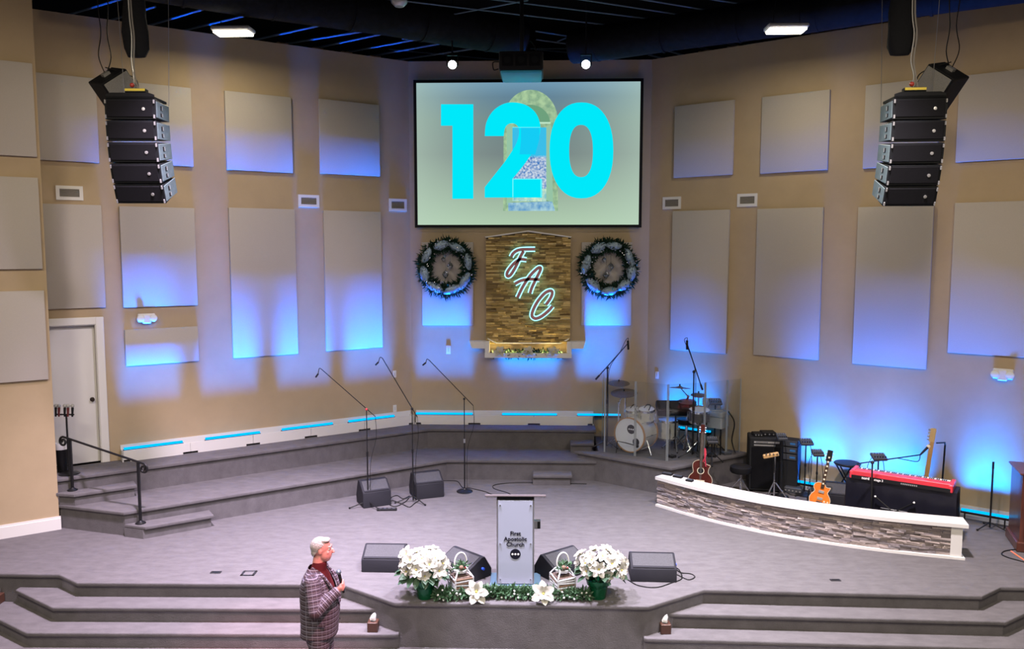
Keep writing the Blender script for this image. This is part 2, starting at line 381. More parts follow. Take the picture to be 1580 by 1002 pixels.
acoustic(WB, 897, 974.5, 374, 502, 'acoustic panel behind the wreath right of the stone sign', 'acoustic panels on the back wall')
for a in ((-70, 53, 92, 239, 'uppermost acoustic panel on the near left wall'), (-70, 62, 272, 416, 'middle acoustic panel on the near left wall'), (-70, 71.5, 450, 591, 'lowest acoustic panel on the near left wall')):
    acoustic(Wall(WN.o.x + WN.n.x * .02, WN.o.y + WN.n.y * .02, WN.a), *a, 'acoustic panels on the near left wall')
M_vent = mat('vent_dark', (0.09, 0.085, 0.08), 0.6)
M_slat = mat('vent_slat', (0.30, 0.28, 0.25), 0.5)
def vent(wall, x0, x1, y0, y1, label):
    s0, s1, z0, z1 = wall.rect(x0, x1, y0, y1); W, H = s1 - s0, z1 - z0
    t = wthing(wall, 'wall_vent', label, 'vent', (s0 + s1) / 2, z0, 0, 'white wall vents'); b = 0.05
    MB().box(-W / 2, W / 2, -.02, 0, 0, b).box(-W / 2, W / 2, -.02, 0, H - b, H).box(-W / 2, -W / 2 + b, -.02, 0, b, H - b).box(W / 2 - b, W / 2, -.02, 0, b, H - b).build('frame', M_white, t)
    MB().box(-W / 2 + b, W / 2 - b, -.004, 0, b, H - b).build('backing', M_vent, t)
    n = 6; h = (H - 2 * b) / n
    me = MB().box(-W / 2 + b, W / 2 - b, -.006, .006, -.004, .004, M=Matrix.Rotation(R(35), 4, 'X')).mesh('slat', M_slat)
    for i in range(n): link('slat', me, t, (0, -.009, b + h * (i + .5)))
for wl, a in ((WL, (86, 128, 287, 309, 'white vent above the tan panel over the door')), (WL, (460, 492, 301, 320, 'white vent between the two tall left panels')), (WL, (600, 627, 307, 326, 'white vent beside the left edge of the screen')),
              (WR, (1023, 1051, 304, 323, 'white vent beside the right edge of the screen')), (WR, (1138, 1169, 299, 319, 'white vent above and left of the second right panel')), (WR, (1404, 1444, 288.5, 311, 'white vent partly hidden by right speaker array'))): vent(wl, *a)
M_lamp = mat('emergency_lens', (0.75, 0.82, 0.9), 0.15)
def emergency(wall, x0, x1, y0, y1, label):
    s0, s1, z0, z1 = wall.rect(x0, x1, y0, y1); W, H = s1 - s0, z1 - z0
    t = wthing(wall, 'emergency_light', label, 'emergency light', (s0 + s1) / 2, z0)
    MB().box(-W / 2, W / 2, -.05, 0, H * .12, H, bev=.012).box(-W * .25, W * .25, -.09, -.04, 0.0, H * .95, bev=.015).build('body', M_white, t)
    for x in (-W * .36, W * .36):
        h = MB().lathe([(0, 0), (.05, 0), (.06, .05), (0.055, .055), (0, .056)], 14, Matrix.Translation((x, -.05, H * .55)) @ Matrix.Rotation(R(90), 4, 'X')).build('lamp_head', M_white, t)
        MB().lathe([(0.0, .057), (.048, .0575), (0.0, .062)], 14, Matrix.Translation((x, -.05, H * .55)) @ Matrix.Rotation(R(90), 4, 'X')).build('lens', M_lamp, h)
emergency(WL, 212, 239, 484, 499, 'white twin emergency light between two panels on left wall'); emergency(WR, 1532, 1564, 569, 587, 'white twin emergency light low on the right wall')
def plate(wall, x, y, label, h=0.14, w_=0.075):
    s, z = wall.sz(x, y); t = wthing(wall, 'wall_plate', label, 'wall plate', s, z - h / 2)
    MB().box(-w_ / 2, w_ / 2, -.012, 0, 0, h, bev=.004).build('plate', M_white, t)
    MB().box(-w_ * .17, w_ * .17, -.018, -.01, h * .28, h * .72, bev=.002).build('switch', mat('switch_grey', (.55, .55, .55), .4), t)
plate(WL, 608.5, 577.5, 'upper white wall plate in the left corner'); plate(WL, 609, 630.5, 'lower white wall plate just above the left light bar'); plate(WB, 692, 540, 'white wall plate in the blue light on back wall', .17, .09); plate(WR, 1014, 579, 'white wall plate behind the drum microphones')

# ------------------------------------------------------------------ projection screen
def make_screen():
    s0, s1, z0, z1 = WB.rect(639.5, 991, 123, 351.5, .06); OFF = .09
    t = wthing(WB, 'projection_screen', 'black framed projection screen showing the number 120', 'screen', (s0 + s1) / 2, z0, OFF)
    sc = (s0 + s1) / 2; W, H = s1 - s0, z1 - z0; b = .055
    MB().box(-W / 2, W / 2, -.02, .03, 0, b).box(-W / 2, W / 2, -.02, .03, H - b, H).box(-W / 2, -W / 2 + b, -.02, .03, b, H - b).box(W / 2 - b, W / 2, -.02, .03, b, H - b).build('frame', mat('screen_frame', (.006, .006, .008), .5), t)
    MB().box(-W / 2 + .3, -W / 2 + .4, .02, .09, H * .3, H * .4).box(W / 2 - .4, W / 2 - .3, .02, .09, H * .3, H * .4).build('bracket', M_blackm, t)
    # surface: soft vertical blend shown by the projector
    m = bpy.data.materials.new('screen_image'); m.use_nodes = True; nt = m.node_tree; nt.nodes.clear()
    o = nt.nodes.new('ShaderNodeOutputMaterial'); e = nt.nodes.new('ShaderNodeEmission'); nt.links.new(e.outputs[0], o.inputs[0])
    tc = nt.nodes.new('ShaderNodeTexCoord'); sx = nt.nodes.new('ShaderNodeSeparateXYZ'); nt.links.new(tc.outputs['Generated'], sx.inputs[0])
    r = nt.nodes.new('ShaderNodeValToRGB'); cr = r.color_ramp; cols = [(0, (176, 204, 176)), (.25, (150, 172, 155)), (.5, (118, 132, 132)), (.75, (112, 136, 138)), (.9, (98, 130, 150)), (1, (112, 152, 178))]
    while len(cr.elements) < len(cols): cr.elements.new(.5)
    for el, (p, c) in zip(cr.elements, cols): el.position = p; el.color = (*srgb(*c), 1)
    nt.links.new(sx.outputs['Z'], r.inputs[0])
    # edges a little brighter than the middle
    mth = nt.nodes.new('ShaderNodeMath'); mth.operation = 'SUBTRACT'; mth.inputs[1].default_value = .5; nt.links.new(sx.outputs['X'], mth.inputs[0])
    ab = nt.nodes.new('ShaderNodeMath'); ab.operation = 'MULTIPLY'; nt.links.new(mth.outputs[0], ab.inputs[0]); nt.links.new(mth.outputs[0], ab.inputs[1])
    mx = nt.nodes.new('ShaderNodeMix'); mx.data_type = 'RGBA'; nt.links.new(ab.outputs[0], mx.inputs['Factor']); mx.inputs['Factor'].default_value = 0
    ml = nt.nodes.new('ShaderNodeMath'); ml.operation = 'MULTIPLY'; ml.inputs[1].default_value = 2.0; nt.links.new(ab.outputs[0], ml.inputs[0]); nt.links.new(ml.outputs[0], mx.inputs['Factor'])
    nt.links.new(r.outputs[0], mx.inputs['A']); mx.inputs['B'].default_value = (*srgb(190, 215, 195), 1); nt.links.new(mx.outputs['Result'], e.inputs[0]); e.inputs[1].default_value = 1.0
    MB().box(-W / 2 + b, W / 2 - b, 0, .01, b, H - b).build('image_surface', m, t)
    def q(px, py): s, z = WB.sz(px, py, OFF); return (s - sc, z - z0)
    def flat(name, poly, depth, mt, parent=t): return MB().vprism([q(*p) for p in poly], -depth, -depth + .002).build(name, mt, parent, smooth=False)
    def c3(l): return [(600 + x / 3.13, y / 3.13) for x, y in l]
    def ca(l): return [(760 + x / 4.558, 120 + y / 4.558) for x, y in l]
    cy = emat('digit_cyan', srgb(0, 232, 250), 1.0)
    # the doorway picture behind the digits
    arc = lambda cx, cyy, rx, ry, a0, a1, n=20: [(cx + rx * math.cos(R(a0 + (a1 - a0) * i / n)), cyy - ry * math.sin(R(a0 + (a1 - a0) * i / n))) for i in range(n + 1)]
    def tmat(name, ca_, cb, sc_):
        m = bpy.data.materials.new(name); m.use_nodes = True; nt = m.node_tree; nt.nodes.clear(); o = nt.nodes.new('ShaderNodeOutputMaterial'); e = nt.nodes.new('ShaderNodeEmission'); nt.links.new(e.outputs[0], o.inputs[0])
        tc = nt.nodes.new('ShaderNodeTexCoord'); n = nt.nodes.new('ShaderNodeTexNoise'); n.inputs['Scale'].default_value = sc_; n.inputs['Detail'].default_value = 5; nt.links.new(tc.outputs['Object'], n.inputs['Vector'])
        r = nt.nodes.new('ShaderNodeValToRGB'); r.color_ramp.elements[0].position = .35; r.color_ramp.elements[1].position = .65; r.color_ramp.elements[0].color = (*srgb(*ca_), 1); r.color_ramp.elements[1].color = (*srgb(*cb), 1)
        nt.links.new(n.outputs[0], r.inputs[0]); nt.links.new(r.outputs[0], e.inputs[0]); return m
    stone_m = tmat('picture_stone', (128, 165, 135), (172, 205, 160), 9)
    flat('picture_arch', ca([(75, 937), (460, 937)] + arc(268, 300, 190, 215, 0, 180)), .0035, stone_m)
    flat('picture_tympanum', ca([(115, 320), (405, 320)] + arc(262, 320, 143, 130, 0, 180)), .005, emat('pic_green', srgb(110, 160, 125)))
    flat('picture_lintel', ca([(105, 312), (408, 312), (408, 324), (105, 324)]), .0055, emat('pic_line', srgb(190, 230, 200)))
    flat('picture_jamb', ca([(100, 324), (140, 340), (140, 870), (100, 900)]), .0055, emat('pic_jamb', srgb(150, 195, 165)))
    flat('picture_jamb', ca([(378, 350), (412, 335), (425, 880), (378, 860)]), .0055, emat('pic_jamb', srgb(150, 195, 165)))
    flat('picture_sky', ca([(140, 350), (378, 350), (378, 560), (140, 560)]), .006, emat('pic_sky', srgb(60, 190, 232)))
    flat('picture_town', ca([(140, 560), (378, 545), (378, 780), (140, 780)]), .006, tmat('picture_town', (60, 120, 190), (215, 225, 235), 22))
    flat('picture_sill', ca([(140, 780), (378, 780), (378, 870), (140, 870)]), .006, tmat('picture_sill', (130, 190, 200), (215, 240, 205), 10))
    flat('picture_ground', ca([(110, 880), (420, 870), (440, 937), (110, 937)]), .0055, tmat('picture_ground', (90, 150, 200), (170, 210, 220), 8))
    # digits
    flat('digit', c3([(252, 504), (408, 504), (408, 961), (307, 961), (307, 608), (252, 608)]), .010, cy)
    flat('digit', c3([(463, 658)] + [tuple(v[:2]) for v in spline([(463, 658, 0), (470, 595, 0), (500, 540, 0), (548, 505, 0), (600, 495, 0), (660, 507, 0), (706, 542, 0), (729, 592, 0), (730, 642, 0), (715, 695, 0), (690, 742, 0), (650, 800, 0), (596, 866, 0)], 4)][1:] + [(740, 866), (740, 955), (463, 955), (463, 905), (560, 782)] + [tuple(v[:2]) for v in spline([(560, 782, 0), (610, 705, 0), (628, 650, 0), (625, 615, 0), (605, 598, 0), (578, 600, 0), (561, 620, 0), (555, 658, 0)], 4)][1:]), .010, cy)
    se = lambda cx, cyy, rx, ry, p: [(cx + rx * math.copysign(abs(math.cos(a)) ** (2 / p), math.cos(a)), cyy + ry * math.copysign(abs(math.sin(a)) ** (2 / p), math.sin(a))) for a in [2 * math.pi * i / 48 for i in range(48)]]
    oo, ii = c3(se(930, 727, 154, 232, 2.25)), c3(se(928, 730, 57, 126, 2.4))
    mb = MB()
    for i in range(48):
        j = (i + 1) % 48; a, b_, c, d = q(*oo[i]), q(*oo[j]), q(*ii[j]), q(*ii[i])
        mb.hexa([(a[0], -.010, a[1]), (b_[0], -.010, b_[1]), (c[0], -.010, c[1]), (d[0], -.010, d[1]), (a[0], -.008, a[1]), (b_[0], -.008, b_[1]), (c[0], -.008, c[1]), (d[0], -.008, d[1])])
    mb.build('digit', cy, t, smooth=False)
    # picture edges glowing through the overlaid digit
    le = emat('pic_edge', srgb(120, 245, 250)); ls = emat('pic_overlay', srgb(20, 205, 245))
    for a in ([(140, 348), (334, 348), (334, 352), (140, 352)], [(140, 710), (343, 710), (343, 716), (140, 716)], [(338, 716), (344, 716), (344, 840), (338, 840)], [(140, 716), (146, 716), (146, 840), (140, 840)]):
        flat('picture_edge', ca(a), .0115, le)
    flat('picture_overlay', ca([(200, 352), (330, 352), (330, 430), (300, 540), (190, 540), (200, 440)]), .0112, ls)
    return t
make_screen()

# ------------------------------------------------------------------ stone sign panel with mantel
STONEM = [mat('fac_stone_%d' % i, c, .85, noise=.25, nscale=12, bump=.5, bscale=40) for i, c in enumerate(((.44, .31, .11), (.34, .24, .085), (.56, .41, .16), (.24, .165, .065), (.66, .49, .20)))]  # tan stone with the warm uplight mixed into its colours
def stone_meshes(tag_, mats, n=3):
    out = []
    rnd = random.Random(3)
    for m in mats:
        for k in range(n):
            b = MB(); j = lambda a: a * rnd.uniform(-1, 1)
            f = [(-.5, -1 + j(.3), j(.08)), (.5, -1 + j(.3), j(.08)), (.5, -1 + j(.3), 1 + j(.08)), (-.5, -1 + j(.3), 1 + j(.08))]
            b.hexa([(-.5, 0, 0), (.5, 0, 0), f[1], f[0], (-.5, 0, 1), (.5, 0, 1), f[2], f[3]])
            b.face([f[0], f[1], f[2], f[3]]) if False else None
            out.append(b.mesh(tag_, m, smooth=False))
    return out
def lay_stones(t, L_, ms, rnd):
    """the 300 largest stones are single parts, the smaller ones one joined part"""
    L_ = sorted(L_, key=lambda k: -k[2][0])
    for loc, rz, sc in L_[:300]:
        o = link('stone', rnd.choice(ms), t, loc); o.rotation_euler = (0, 0, rz); o.scale = sc
    by = {}
    for loc, rz, sc in L_[300:]: by.setdefault(rnd.randrange(len(ms)), []).append((loc, rz, sc))
    bm = bmesh.new(); mats = []
    for k, items in by.items():
        m = ms[k].materials[0]
        if m not in mats: mats.append(m)
        for loc, rz, sc in items:
            n0 = len(bm.verts); f0 = len(bm.faces); bm.from_mesh(ms[k]); bm.verts.ensure_lookup_table(); bm.faces.ensure_lookup_table()
            M = Matrix.Translation(loc) @ Matrix.Rotation(rz, 4, 'Z') @ Matrix.Diagonal((*sc, 1))
            for v in bm.verts[n0:]: v.co = M @ v.co
            for f in bm.faces[f0:]: f.material_index = mats.index(m)
    if L_[300:]:
        me = bpy.data.meshes.new('small_stones'); bm.to_mesh(me)
        for m in mats: me.materials.append(m)
        link('small_stones', me, t, kind='stuff')
    bm.free()
def make_sign():
    s0, s1, _, _ = WB.rect(750, 880, 366, 529, .05); sc = (s0 + s1) / 2; W = s1 - s0
    zb = WB.sz(815, 531, .05)[1]; ze = WB.sz(815, 367, .05)[1]; za = WB.sz(815, 358, .05)[1]
    t = wthing(WB, 'stone_accent_panel', 'golden ledger stone panel with gabled top on back wall', 'stone panel', sc, zb)
    H = ze - zb; HA = za - zb
    MB().vprism([(-W / 2, 0), (W / 2, 0), (W / 2, H), (0, HA), (-W / 2, H)], -.05, 0).build('backing', mat('mortar', (.10, .08, .05), .9), t)
    ms = stone_meshes('stone', STONEM); rnd = random.Random(11)
    rows = 62; rh = HA / rows; L_ = []
    for r in range(rows):
        z = r * rh; half = W / 2
        if z + rh > H: half = W / 2 * max(0.03, (HA - z - rh) / (HA - H))
        x = -half
        while x < half - .01:
            L = min(rnd.uniform(.09, .27), half - x)
            if half - x - L < .05: L = half - x
            L_.append(((x + L / 2, -.05, z + .001), 0, (L - .003, rnd.uniform(.006, .06), rh - .003))); x += L
    lay_stones(t, L_, ms, rnd)
    # white edge trim of the gable
    for sgn in (-1, 1):
        MB().vprism([(sgn * W / 2, H), (0, HA), (0, HA + .03), (sgn * (W / 2 + .02), H + .02)], -.07, 0).build('gable_trim', M_white, t)
    # mantel
    m = wthing(WB, 'mantel_shelf', 'white stepped mantel shelf below the stone panel', 'shelf', sc, 0)
    q = lambda px, py, off=.2: (WB.sz(px, py, off)[0] - sc, WB.sz(px, py, off)[1])
    yw0 = q(724, 527)[1]; yw1 = q(724, 538)[1]; yt1 = q(815, 552.5)[1]; xw0 = q(724, 530)[0]; xw1 = q(904, 530)[0]; xi0 = q(748, 545)[0]; xi1 = q(882, 545)[0]; yf = q(815, 545)[1]
    for a, b, nm in ((xw0, xi0, 'wing'), (xi1, xw1, 'wing')): 
        flare = .05 if a == xw0 else -.05
        MB().vprism([(a + (flare if flare > 0 else 0), yw1), (b + (flare if flare < 0 else 0), yw1), (b, yw0), (a, yw0)], -.2, 0).build(nm, M_white, m)
    MB().box(xi0, xi1, -.22, -.19, yt1, yf).build('front_board', M_white, m)
    MB().box(xi0 + .002, xi0 + .09, -.19, 0, yt1 + .001, yw0).build('side_board', M_white, m); MB().box(xi1 - .09, xi1 - .002, -.19, 0, yt1 + .001, yw0).build('side_board', M_white, m)
    MB().box(xi0, xi1, -.19, 0, yt1, yt1 + .025).build('tray_floor', M_white, m)
    MB().vprism([(xi0 + .05, yw0 + .06), (xi0 + .22, yw0 - .03), (xi1 - .22, yw0 - .03), (xi1 - .05, yw0 + .06), (xi1 - .05, yw0 + .035), (xi1 - .22, yw0 - .055), (xi0 + .22, yw0 - .055), (xi0 + .05, yw0 + .035)], -.115, -.095).build('trim_strip', M_white, m)
    l = bpy.data.lights.new('tray_light', 'AREA'); l.shape = 'RECTANGLE'; l.size = 1.4; l.size_y = .03; l.energy = 30; l.color = (1, .76, .26); l.spread = R(150)
    lo = bpy.data.objects.new('tray_light', l); COL.objects.link(lo); lo.parent = m; lo.location = (0, -.165, yt1 + .06); lo.rotation_euler = (R(180 + 12), 0, 0)
    # golden look: warm tray light, plus its tone mixed into the stone colours
    # garland in the tray
    g = wthing(WB, 'mantel_garland', 'small green garland with pale flowers in the mantel tray', 'garland', sc, yt1 + .025, .14)
    return t, m, g, sc, zb
FACT, MANT, MGAR, FSC, FZB = make_sign()
def make_fac():
    OFF = .16
    t = wthing(WB, 'illuminated_sign', 'backlit script letters FAC mounted on the stone panel', 'sign', FSC, FZB, OFF)
    q = lambda x, y: (lambda s, z: Vector((s - FSC, 0, z - FZB)))(*WB.sz(730 + x / 4.553, 350 + y / 4.553, OFF))
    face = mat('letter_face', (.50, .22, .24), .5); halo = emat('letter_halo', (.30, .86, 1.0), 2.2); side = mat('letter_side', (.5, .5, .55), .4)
    strokes = {'F': [[(268, 212), (280, 190), (305, 170), (345, 160), (435, 158)], [(355, 170), (330, 215), (300, 280), (270, 330), (250, 348), (238, 340), (245, 312), (288, 258), (330, 230), (375, 233)]],
               'A': [[(312, 498), (350, 420), (400, 345), (450, 295), (472, 288), (470, 310), (440, 370), (412, 430), (400, 468)], [(293, 402), (340, 378), (400, 369), (465, 372)]],
               'C': [[(512, 548), (545, 500), (556, 462), (540, 450), (500, 470), (450, 530), (418, 595), (415, 630), (440, 645), (480, 630), (530, 590), (557, 558)]]}
    def ribbon(mb, pts, hw, y0, y1):
        rings = []
        for i, p in enumerate(pts):
            d = pts[min(i + 1, len(pts) - 1)] - pts[max(i - 1, 0)]; d.normalize(); n = Vector((-d.z, 0, d.x))
            a, b = p + n * hw, p - n * hw
            rings.append([(a.x, y0, a.z), (b.x, y0, b.z), (b.x, y1, b.z), (a.x, y1, a.z)])
        mb.loft(rings)
    for ch, sl in strokes.items():
        fm, hm = MB(), MB()
        for st in sl:
            pts = spline([q(*p) for p in st], 6)
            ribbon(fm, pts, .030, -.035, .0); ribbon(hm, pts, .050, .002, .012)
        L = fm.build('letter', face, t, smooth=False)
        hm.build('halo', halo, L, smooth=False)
        pm = MB()
        for st in sl:
            for p in (st[1], st[-2]): v = q(*p); pm.cyl((v.x, .012, v.z), (v.x, .085, v.z), .008, n=6)
        pm.build('standoff', side, L)
make_fac()

# ------------------------------------------------------------------ foliage helpers
def needles(mb, pts, n, ln, wd, spread, rnd, back=None):
    """short leaf blades all round a path"""
    m = len(pts)
    for _ in range(n):
        t = rnd.random() * (m - 1); i = int(t); p = pts[i].lerp(pts[min(i + 1, m - 1)], t - i)
        d = Vector((rnd.gauss(0, 1), rnd.gauss(0, 1), rnd.gauss(0, 1))).normalized()
        if back is not None and d.dot(back) > .2: d = d - back * d.dot(back) * 1.5
        p = p + d * spread * rnd.uniform(.2, 1); L = ln * rnd.uniform(.6, 1.2)
        u = (d + Vector((rnd.gauss(0, .5), rnd.gauss(0, .5), rnd.gauss(0, .5)))).normalized(); s = u.cross(Vector((rnd.gauss(0, 1), rnd.gauss(0, 1), rnd.gauss(0, 1)))).normalized() * wd
        a = mb.bm.verts.new(p - s * .4); b = mb.bm.verts.new(p + s * .4); c = mb.bm.verts.new(p + u * L * .55 + s); e = mb.bm.verts.new(p + u * L); f = mb.bm.verts.new(p + u * L * .55 - s)
        mb.bm.faces.new((a, b, c, e, f))
M_leaf = mat('fir_green', (.012, .036, .022), .6, noise=.6, nscale=25)
M_leaf2 = mat('garland_green', (.055, .125, .060), .6, noise=.5, nscale=25)
M_ribbon = mat('ribbon_silver', (.24, .33, .42), .35, .2, noise=.2, nscale=30, bump=.3, bscale=60)
M_silver = mat('ornament_silver', (.75, .78, .82), .15, .9)
M_pearl = mat('pearl_white', (.85, .85, .85), .25)
M_bract = mat('bract_white', (.50, .49, .44), .55, noise=.05, nscale=30)
M_bractc = mat('bract_heart', (.55, .50, .12), .6)
def flower_mesh(r, n=6, seed=0, name='flower'):
    rnd = random.Random(seed); mb = MB()
    for layer, (rr, tilt, off) in enumerate(((r, .15, 0), (r * .68, .55, .5))):
        for i in range(n):
            a = 2 * math.pi * (i + off + rnd.uniform(-.15, .15)) / n; L = rr * rnd.uniform(.85, 1.1); wd = L * .30; ti = tilt + rnd.uniform(-.2, .2)
            ca, sa = math.cos(a), math.sin(a)
            P = lambda u, v, h: (ca * u - sa * v, sa * u + ca * v, h)
            rows = [(0.05, .25, 0), (.3, .8, .10), (.6, 1, .16), (.85, .6, .12), (1, .02, .02)]
            prev = None
            for u, wv, h in rows:
                z = L * (h + u * ti) + layer * r * .06
                cur = [mb.bm.verts.new(P(L * u * (1 - ti * .3), wd * wv, z)), mb.bm.verts.new(P(L * u * (1 - ti * .3), 0, z - wd * wv * .35)), mb.bm.verts.new(P(L * u * (1 - ti * .3), -wd * wv, z))]
                if prev:
                    mb.bm.faces.new((prev[0], prev[1], cur[1], cur[0])); mb.bm.faces.new((prev[1], prev[2], cur[2], cur[1]))
                prev = cur
    return mb.mesh(name, M_bract)
FLW = [flower_mesh(1.0, 6, k) for k in range(4)]
FLH = MB().ball((0, 0, .12), .10, n=8, m=6).ball((.08, .05, .12), .06, n=6, m=5).ball((-.06, .07, .12), .06, n=6, m=5).mesh('flower_heart', M_bractc)
def put_flower(parent, p, normal, r, rnd, heart=True):
    o = link('flower', rnd.choice(FLW), parent, p); o.rotation_euler = Vector(normal).to_track_quat('Z', 'Y').to_euler(); o.rotation_euler.rotate_axis('Z', rnd.uniform(0, 6)); o.scale = (r, r, r)
    if heart: link('flower_heart', FLH, o)
    return o
# mantel garland
rnd = random.Random(5); mb = MB(); needles(mb, [Vector((x, 0, .05)) for x in (-.72, -.3, 0, .3, .72)], 420, .10, .018, .05, rnd); mb.build('foliage', M_leaf, MGAR, kind='stuff', smooth=False)
for x in (-.55, 0, .5): put_flower(MGAR, (x, -.05, .09), (0, -.8, .6), .13, rnd)
# wreaths
def wreath(cx, cy_, rpx, label, seed):
    s, z = WB.sz(cx, cy_, .17); Rr = .585
    t = wthing(WB, 'wreath', label, 'wreath', s, z, .16); rnd = random.Random(seed)
    ring = [Vector((.44 * math.cos(a), 0, .44 * math.sin(a))) for a in [2 * math.pi * i / 40 for i in range(41)]]
    MB().tube(ring[:-1], .025, 6, closed=True).build('wire_frame', M_leaf, t)
    mb = MB(); needles(mb, ring, 3400, .135, .013, .10, rnd, Vector((0, 1, 0))); mb.build('foliage', M_leaf, t, kind='stuff', smooth=False)
    angs = [100, 60, 12, -38, -75, -120, -165, 150] if seed % 2 else [75, 30, -10, -50, -90, -130, 175, 120]
    for a in angs:
        a = R(a + rnd.uniform(-4, 4)); L, wd = .175 * rnd.uniform(.85, 1.15), .075 * rnd.uniform(.85, 1.15)
        mb = MB(); rings = []
        for i in range(9):
            u = i / 8; x = (u - .5) * 2 * L; w_ = wd * (math.sin(math.pi * (u * .9 + .05)) ** .7) + .008
            rings.append([Vector((x, -w_ * .75 * math.cos(k * 2 * math.pi / 12) * (1 + .18 * math.sin(5 * k + 3 * i)), w_ * math.sin(k * 2 * math.pi / 12) * (1 + .12 * math.sin(3 * k + i)))) for k in range(12)])
        mb.loft(rings); o = mb.build('ribbon_loop', M_ribbon, t, (.44 * math.cos(a), -.085, .44 * math.sin(a)), ang=60); o.rotation_euler = (0, -(a + math.pi / 2) + rnd.uniform(-.15, .15), 0)
    me = MB().ball((0, 0, 0), .016, n=8, m=6).mesh('berry', M_silver)
    for i in range(60):
        a = rnd.uniform(0, 6.283); rr = .44 + rnd.uniform(-.11, .11); link('berry', me, t, (rr * math.cos(a), -.10 - rnd.uniform(0, .05), rr * math.sin(a)))
    for ox, oz, r in ((-.06, .16, .05), (.07, .03, .075), (-.02, -.13, .075)):
        if seed % 2 == 0: ox -= .03
        o = MB().lathe([(0, -r * 1.3), (r * .6, -r * .6), (r, 0), (r * .6, r * .6), (0, r * 1.2)], 12).build('ornament', M_silver, t, (ox, -.03, oz))
        MB().cyl((0, 0, r), (0, 0, .40 - oz), .003, n=4).build('thread', M_silver, o)
wreath(689, 413, 45, 'ribboned fir wreath left of the stone sign', 1); wreath(939, 414, 47, 'ribboned fir wreath right of the stone sign', 2)
# ================================================================== CEILING
def v2(p): return Vector((p[0], p[1], p[2]))
# grid bars
for k, (a, b, z, r) in enumerate([((100, 60), (250, 15), 7.95, 1), ((245, 85), (335, 58), 7.95, 1), ((410, 100), (560, 55), 7.95, 1), ((535, 120), (660, 90), 7.95, 1), ((830, 150), (975, 118), 7.95, 1), ((930, 168), (1245, 118), 7.95, 1), ((1045, 185), (1210, 150), 7.95, 1),
        ((1165, 200), (1330, 170), 7.95, 1), ((1275, 212), (1440, 182), 7.95, 1), ((1390, 225), (1560, 200), 7.95, 1)]):
    A = pz(60 + a[0] / 2.469, a[1] / 2.469, z); B = pz(60 + b[0] / 2.469, b[1] / 2.469, z); d = (B - A).normalized(); A -= d * 1.0; B += d * 0.8
    MB().cyl(A, B, .018, n=6).build('bar', M_bar, CE)
for a, b in (((560, -6), (1035, 50)), ((690, -10), (1105, 42)), ((825, -12), (1180, 43)), ((925, -12), (1200, 34)), ((1030, -12), (1290, 30)), ((826, 48), (885, 57)), ((827, 61), (877, 68)), ((818, 75), (878, 75)), ((825, 76), (878, 81)), ((600, 76), (800, 95)), ((620, 60), (790, 78)), ((690, 24), (815, 0)), ((860, 64), (905, 46)), ((1140, 10), (890, 62))):
    A, B = pz(*a, 8.15), pz(*b, 8.15); MB().cyl(A, B, .014, n=6).build('bar', M_bar, CE)
A, B = pz(230, 0, 7.9), pz(790, 81, 7.9); MB().cyl(A, B, .02, n=6).build('conduit', M_bar, CE)
for a, b in (((1060, 87), (1030, 78)), ((1100, 80), (1072, 70)), ((1140, 72), (1110, 62)), ((1030, 92), (1000, 84))):
    A, B = pz(*a, 7.95), pz(*b, 7.95); MB().cyl(A + (A - B) * 1.5, B, .02, n=6).build('bar', M_bar, CE)
M_wood = mat('rafter_wood', (.33, .19, .08), .8, noise=.3, nscale=8)
for px in (445, 500, 545, 590, 1075, 1120, 1265, 1325, 1380, 1440, 1500, 1555):
    wl = WL if px < 790 else WR
    s = wl.sz(px, 60)[0]; p = wl.pt(s, 7.86, -0.45)
    o = MB().box(-.25 if px > 1200 else -.1, .25 if px > 1200 else .1, -.15, .15, -.04, .04).build('rafter', M_wood, CE); o.location = p; o.rotation_euler = (0, 0, wl.a)
# ducts
def duct(name, pts, r, label, ribs):
    t = thing(name, label, 'duct', pts[0]); P = [p - pts[0] for p in pts]
    rr = [r * (1 + .03 * math.sin(i * 2.1)) for i in range(len(P))]
    MB().tube(P, rr, 24).build('body', M_duct, t, ang=50)
    for i in range(ribs):
        f = (i + .5) / ribs * (len(P) - 1); k = int(f); p = P[k].lerp(P[k + 1], f - k); d = (P[k + 1] - P[k]).normalized()
        MB().cyl(p - d * .02, p + d * .02, r * 1.045, n=24).build('band', M_duct, t)
    for i in range(3):
        k = int((i + .5) / 3 * (len(P) - 1)); MB().cyl(P[k] + Vector((0, 0, r)), P[k] + Vector((0, 0, 9.0 - pts[0].z)), .008, n=5).build('hanger', M_blackm, t)
dz_ = 8.05
duct('air_duct', [pz(*p, dz_) for p in ((802, 57), (700, 40), (600, 24), (480, 5), (360, -14), (200, -40), (60, -62))], .33, 'long black air duct over the left wall', 6)
dz_ = 7.88
duct('air_duct', [pz(*p, dz_) for p in ((884, 72), (950, 63), (1050, 49), (1150, 34), (1250, 19), (1400, -4), (1560, -28), (1700, -48))], .30, 'long wrinkled black air duct over the right wall', 6)
# small dome by the left duct
p = pz(616, 2, 8.0); t = thing('ceiling_dome', 'grey dome fixture near the top edge above the screen', 'fixture', p)
MB().lathe([(0, -.09), (.07, -.08), (.12, -.03), (.13, 0), (.1, .04), (0, .05)], 18).build('dome', M_steel, t); MB().cyl((0, 0, .04), (0, 0, 1.0), .012, n=6).build('stem', M_blackm, t)
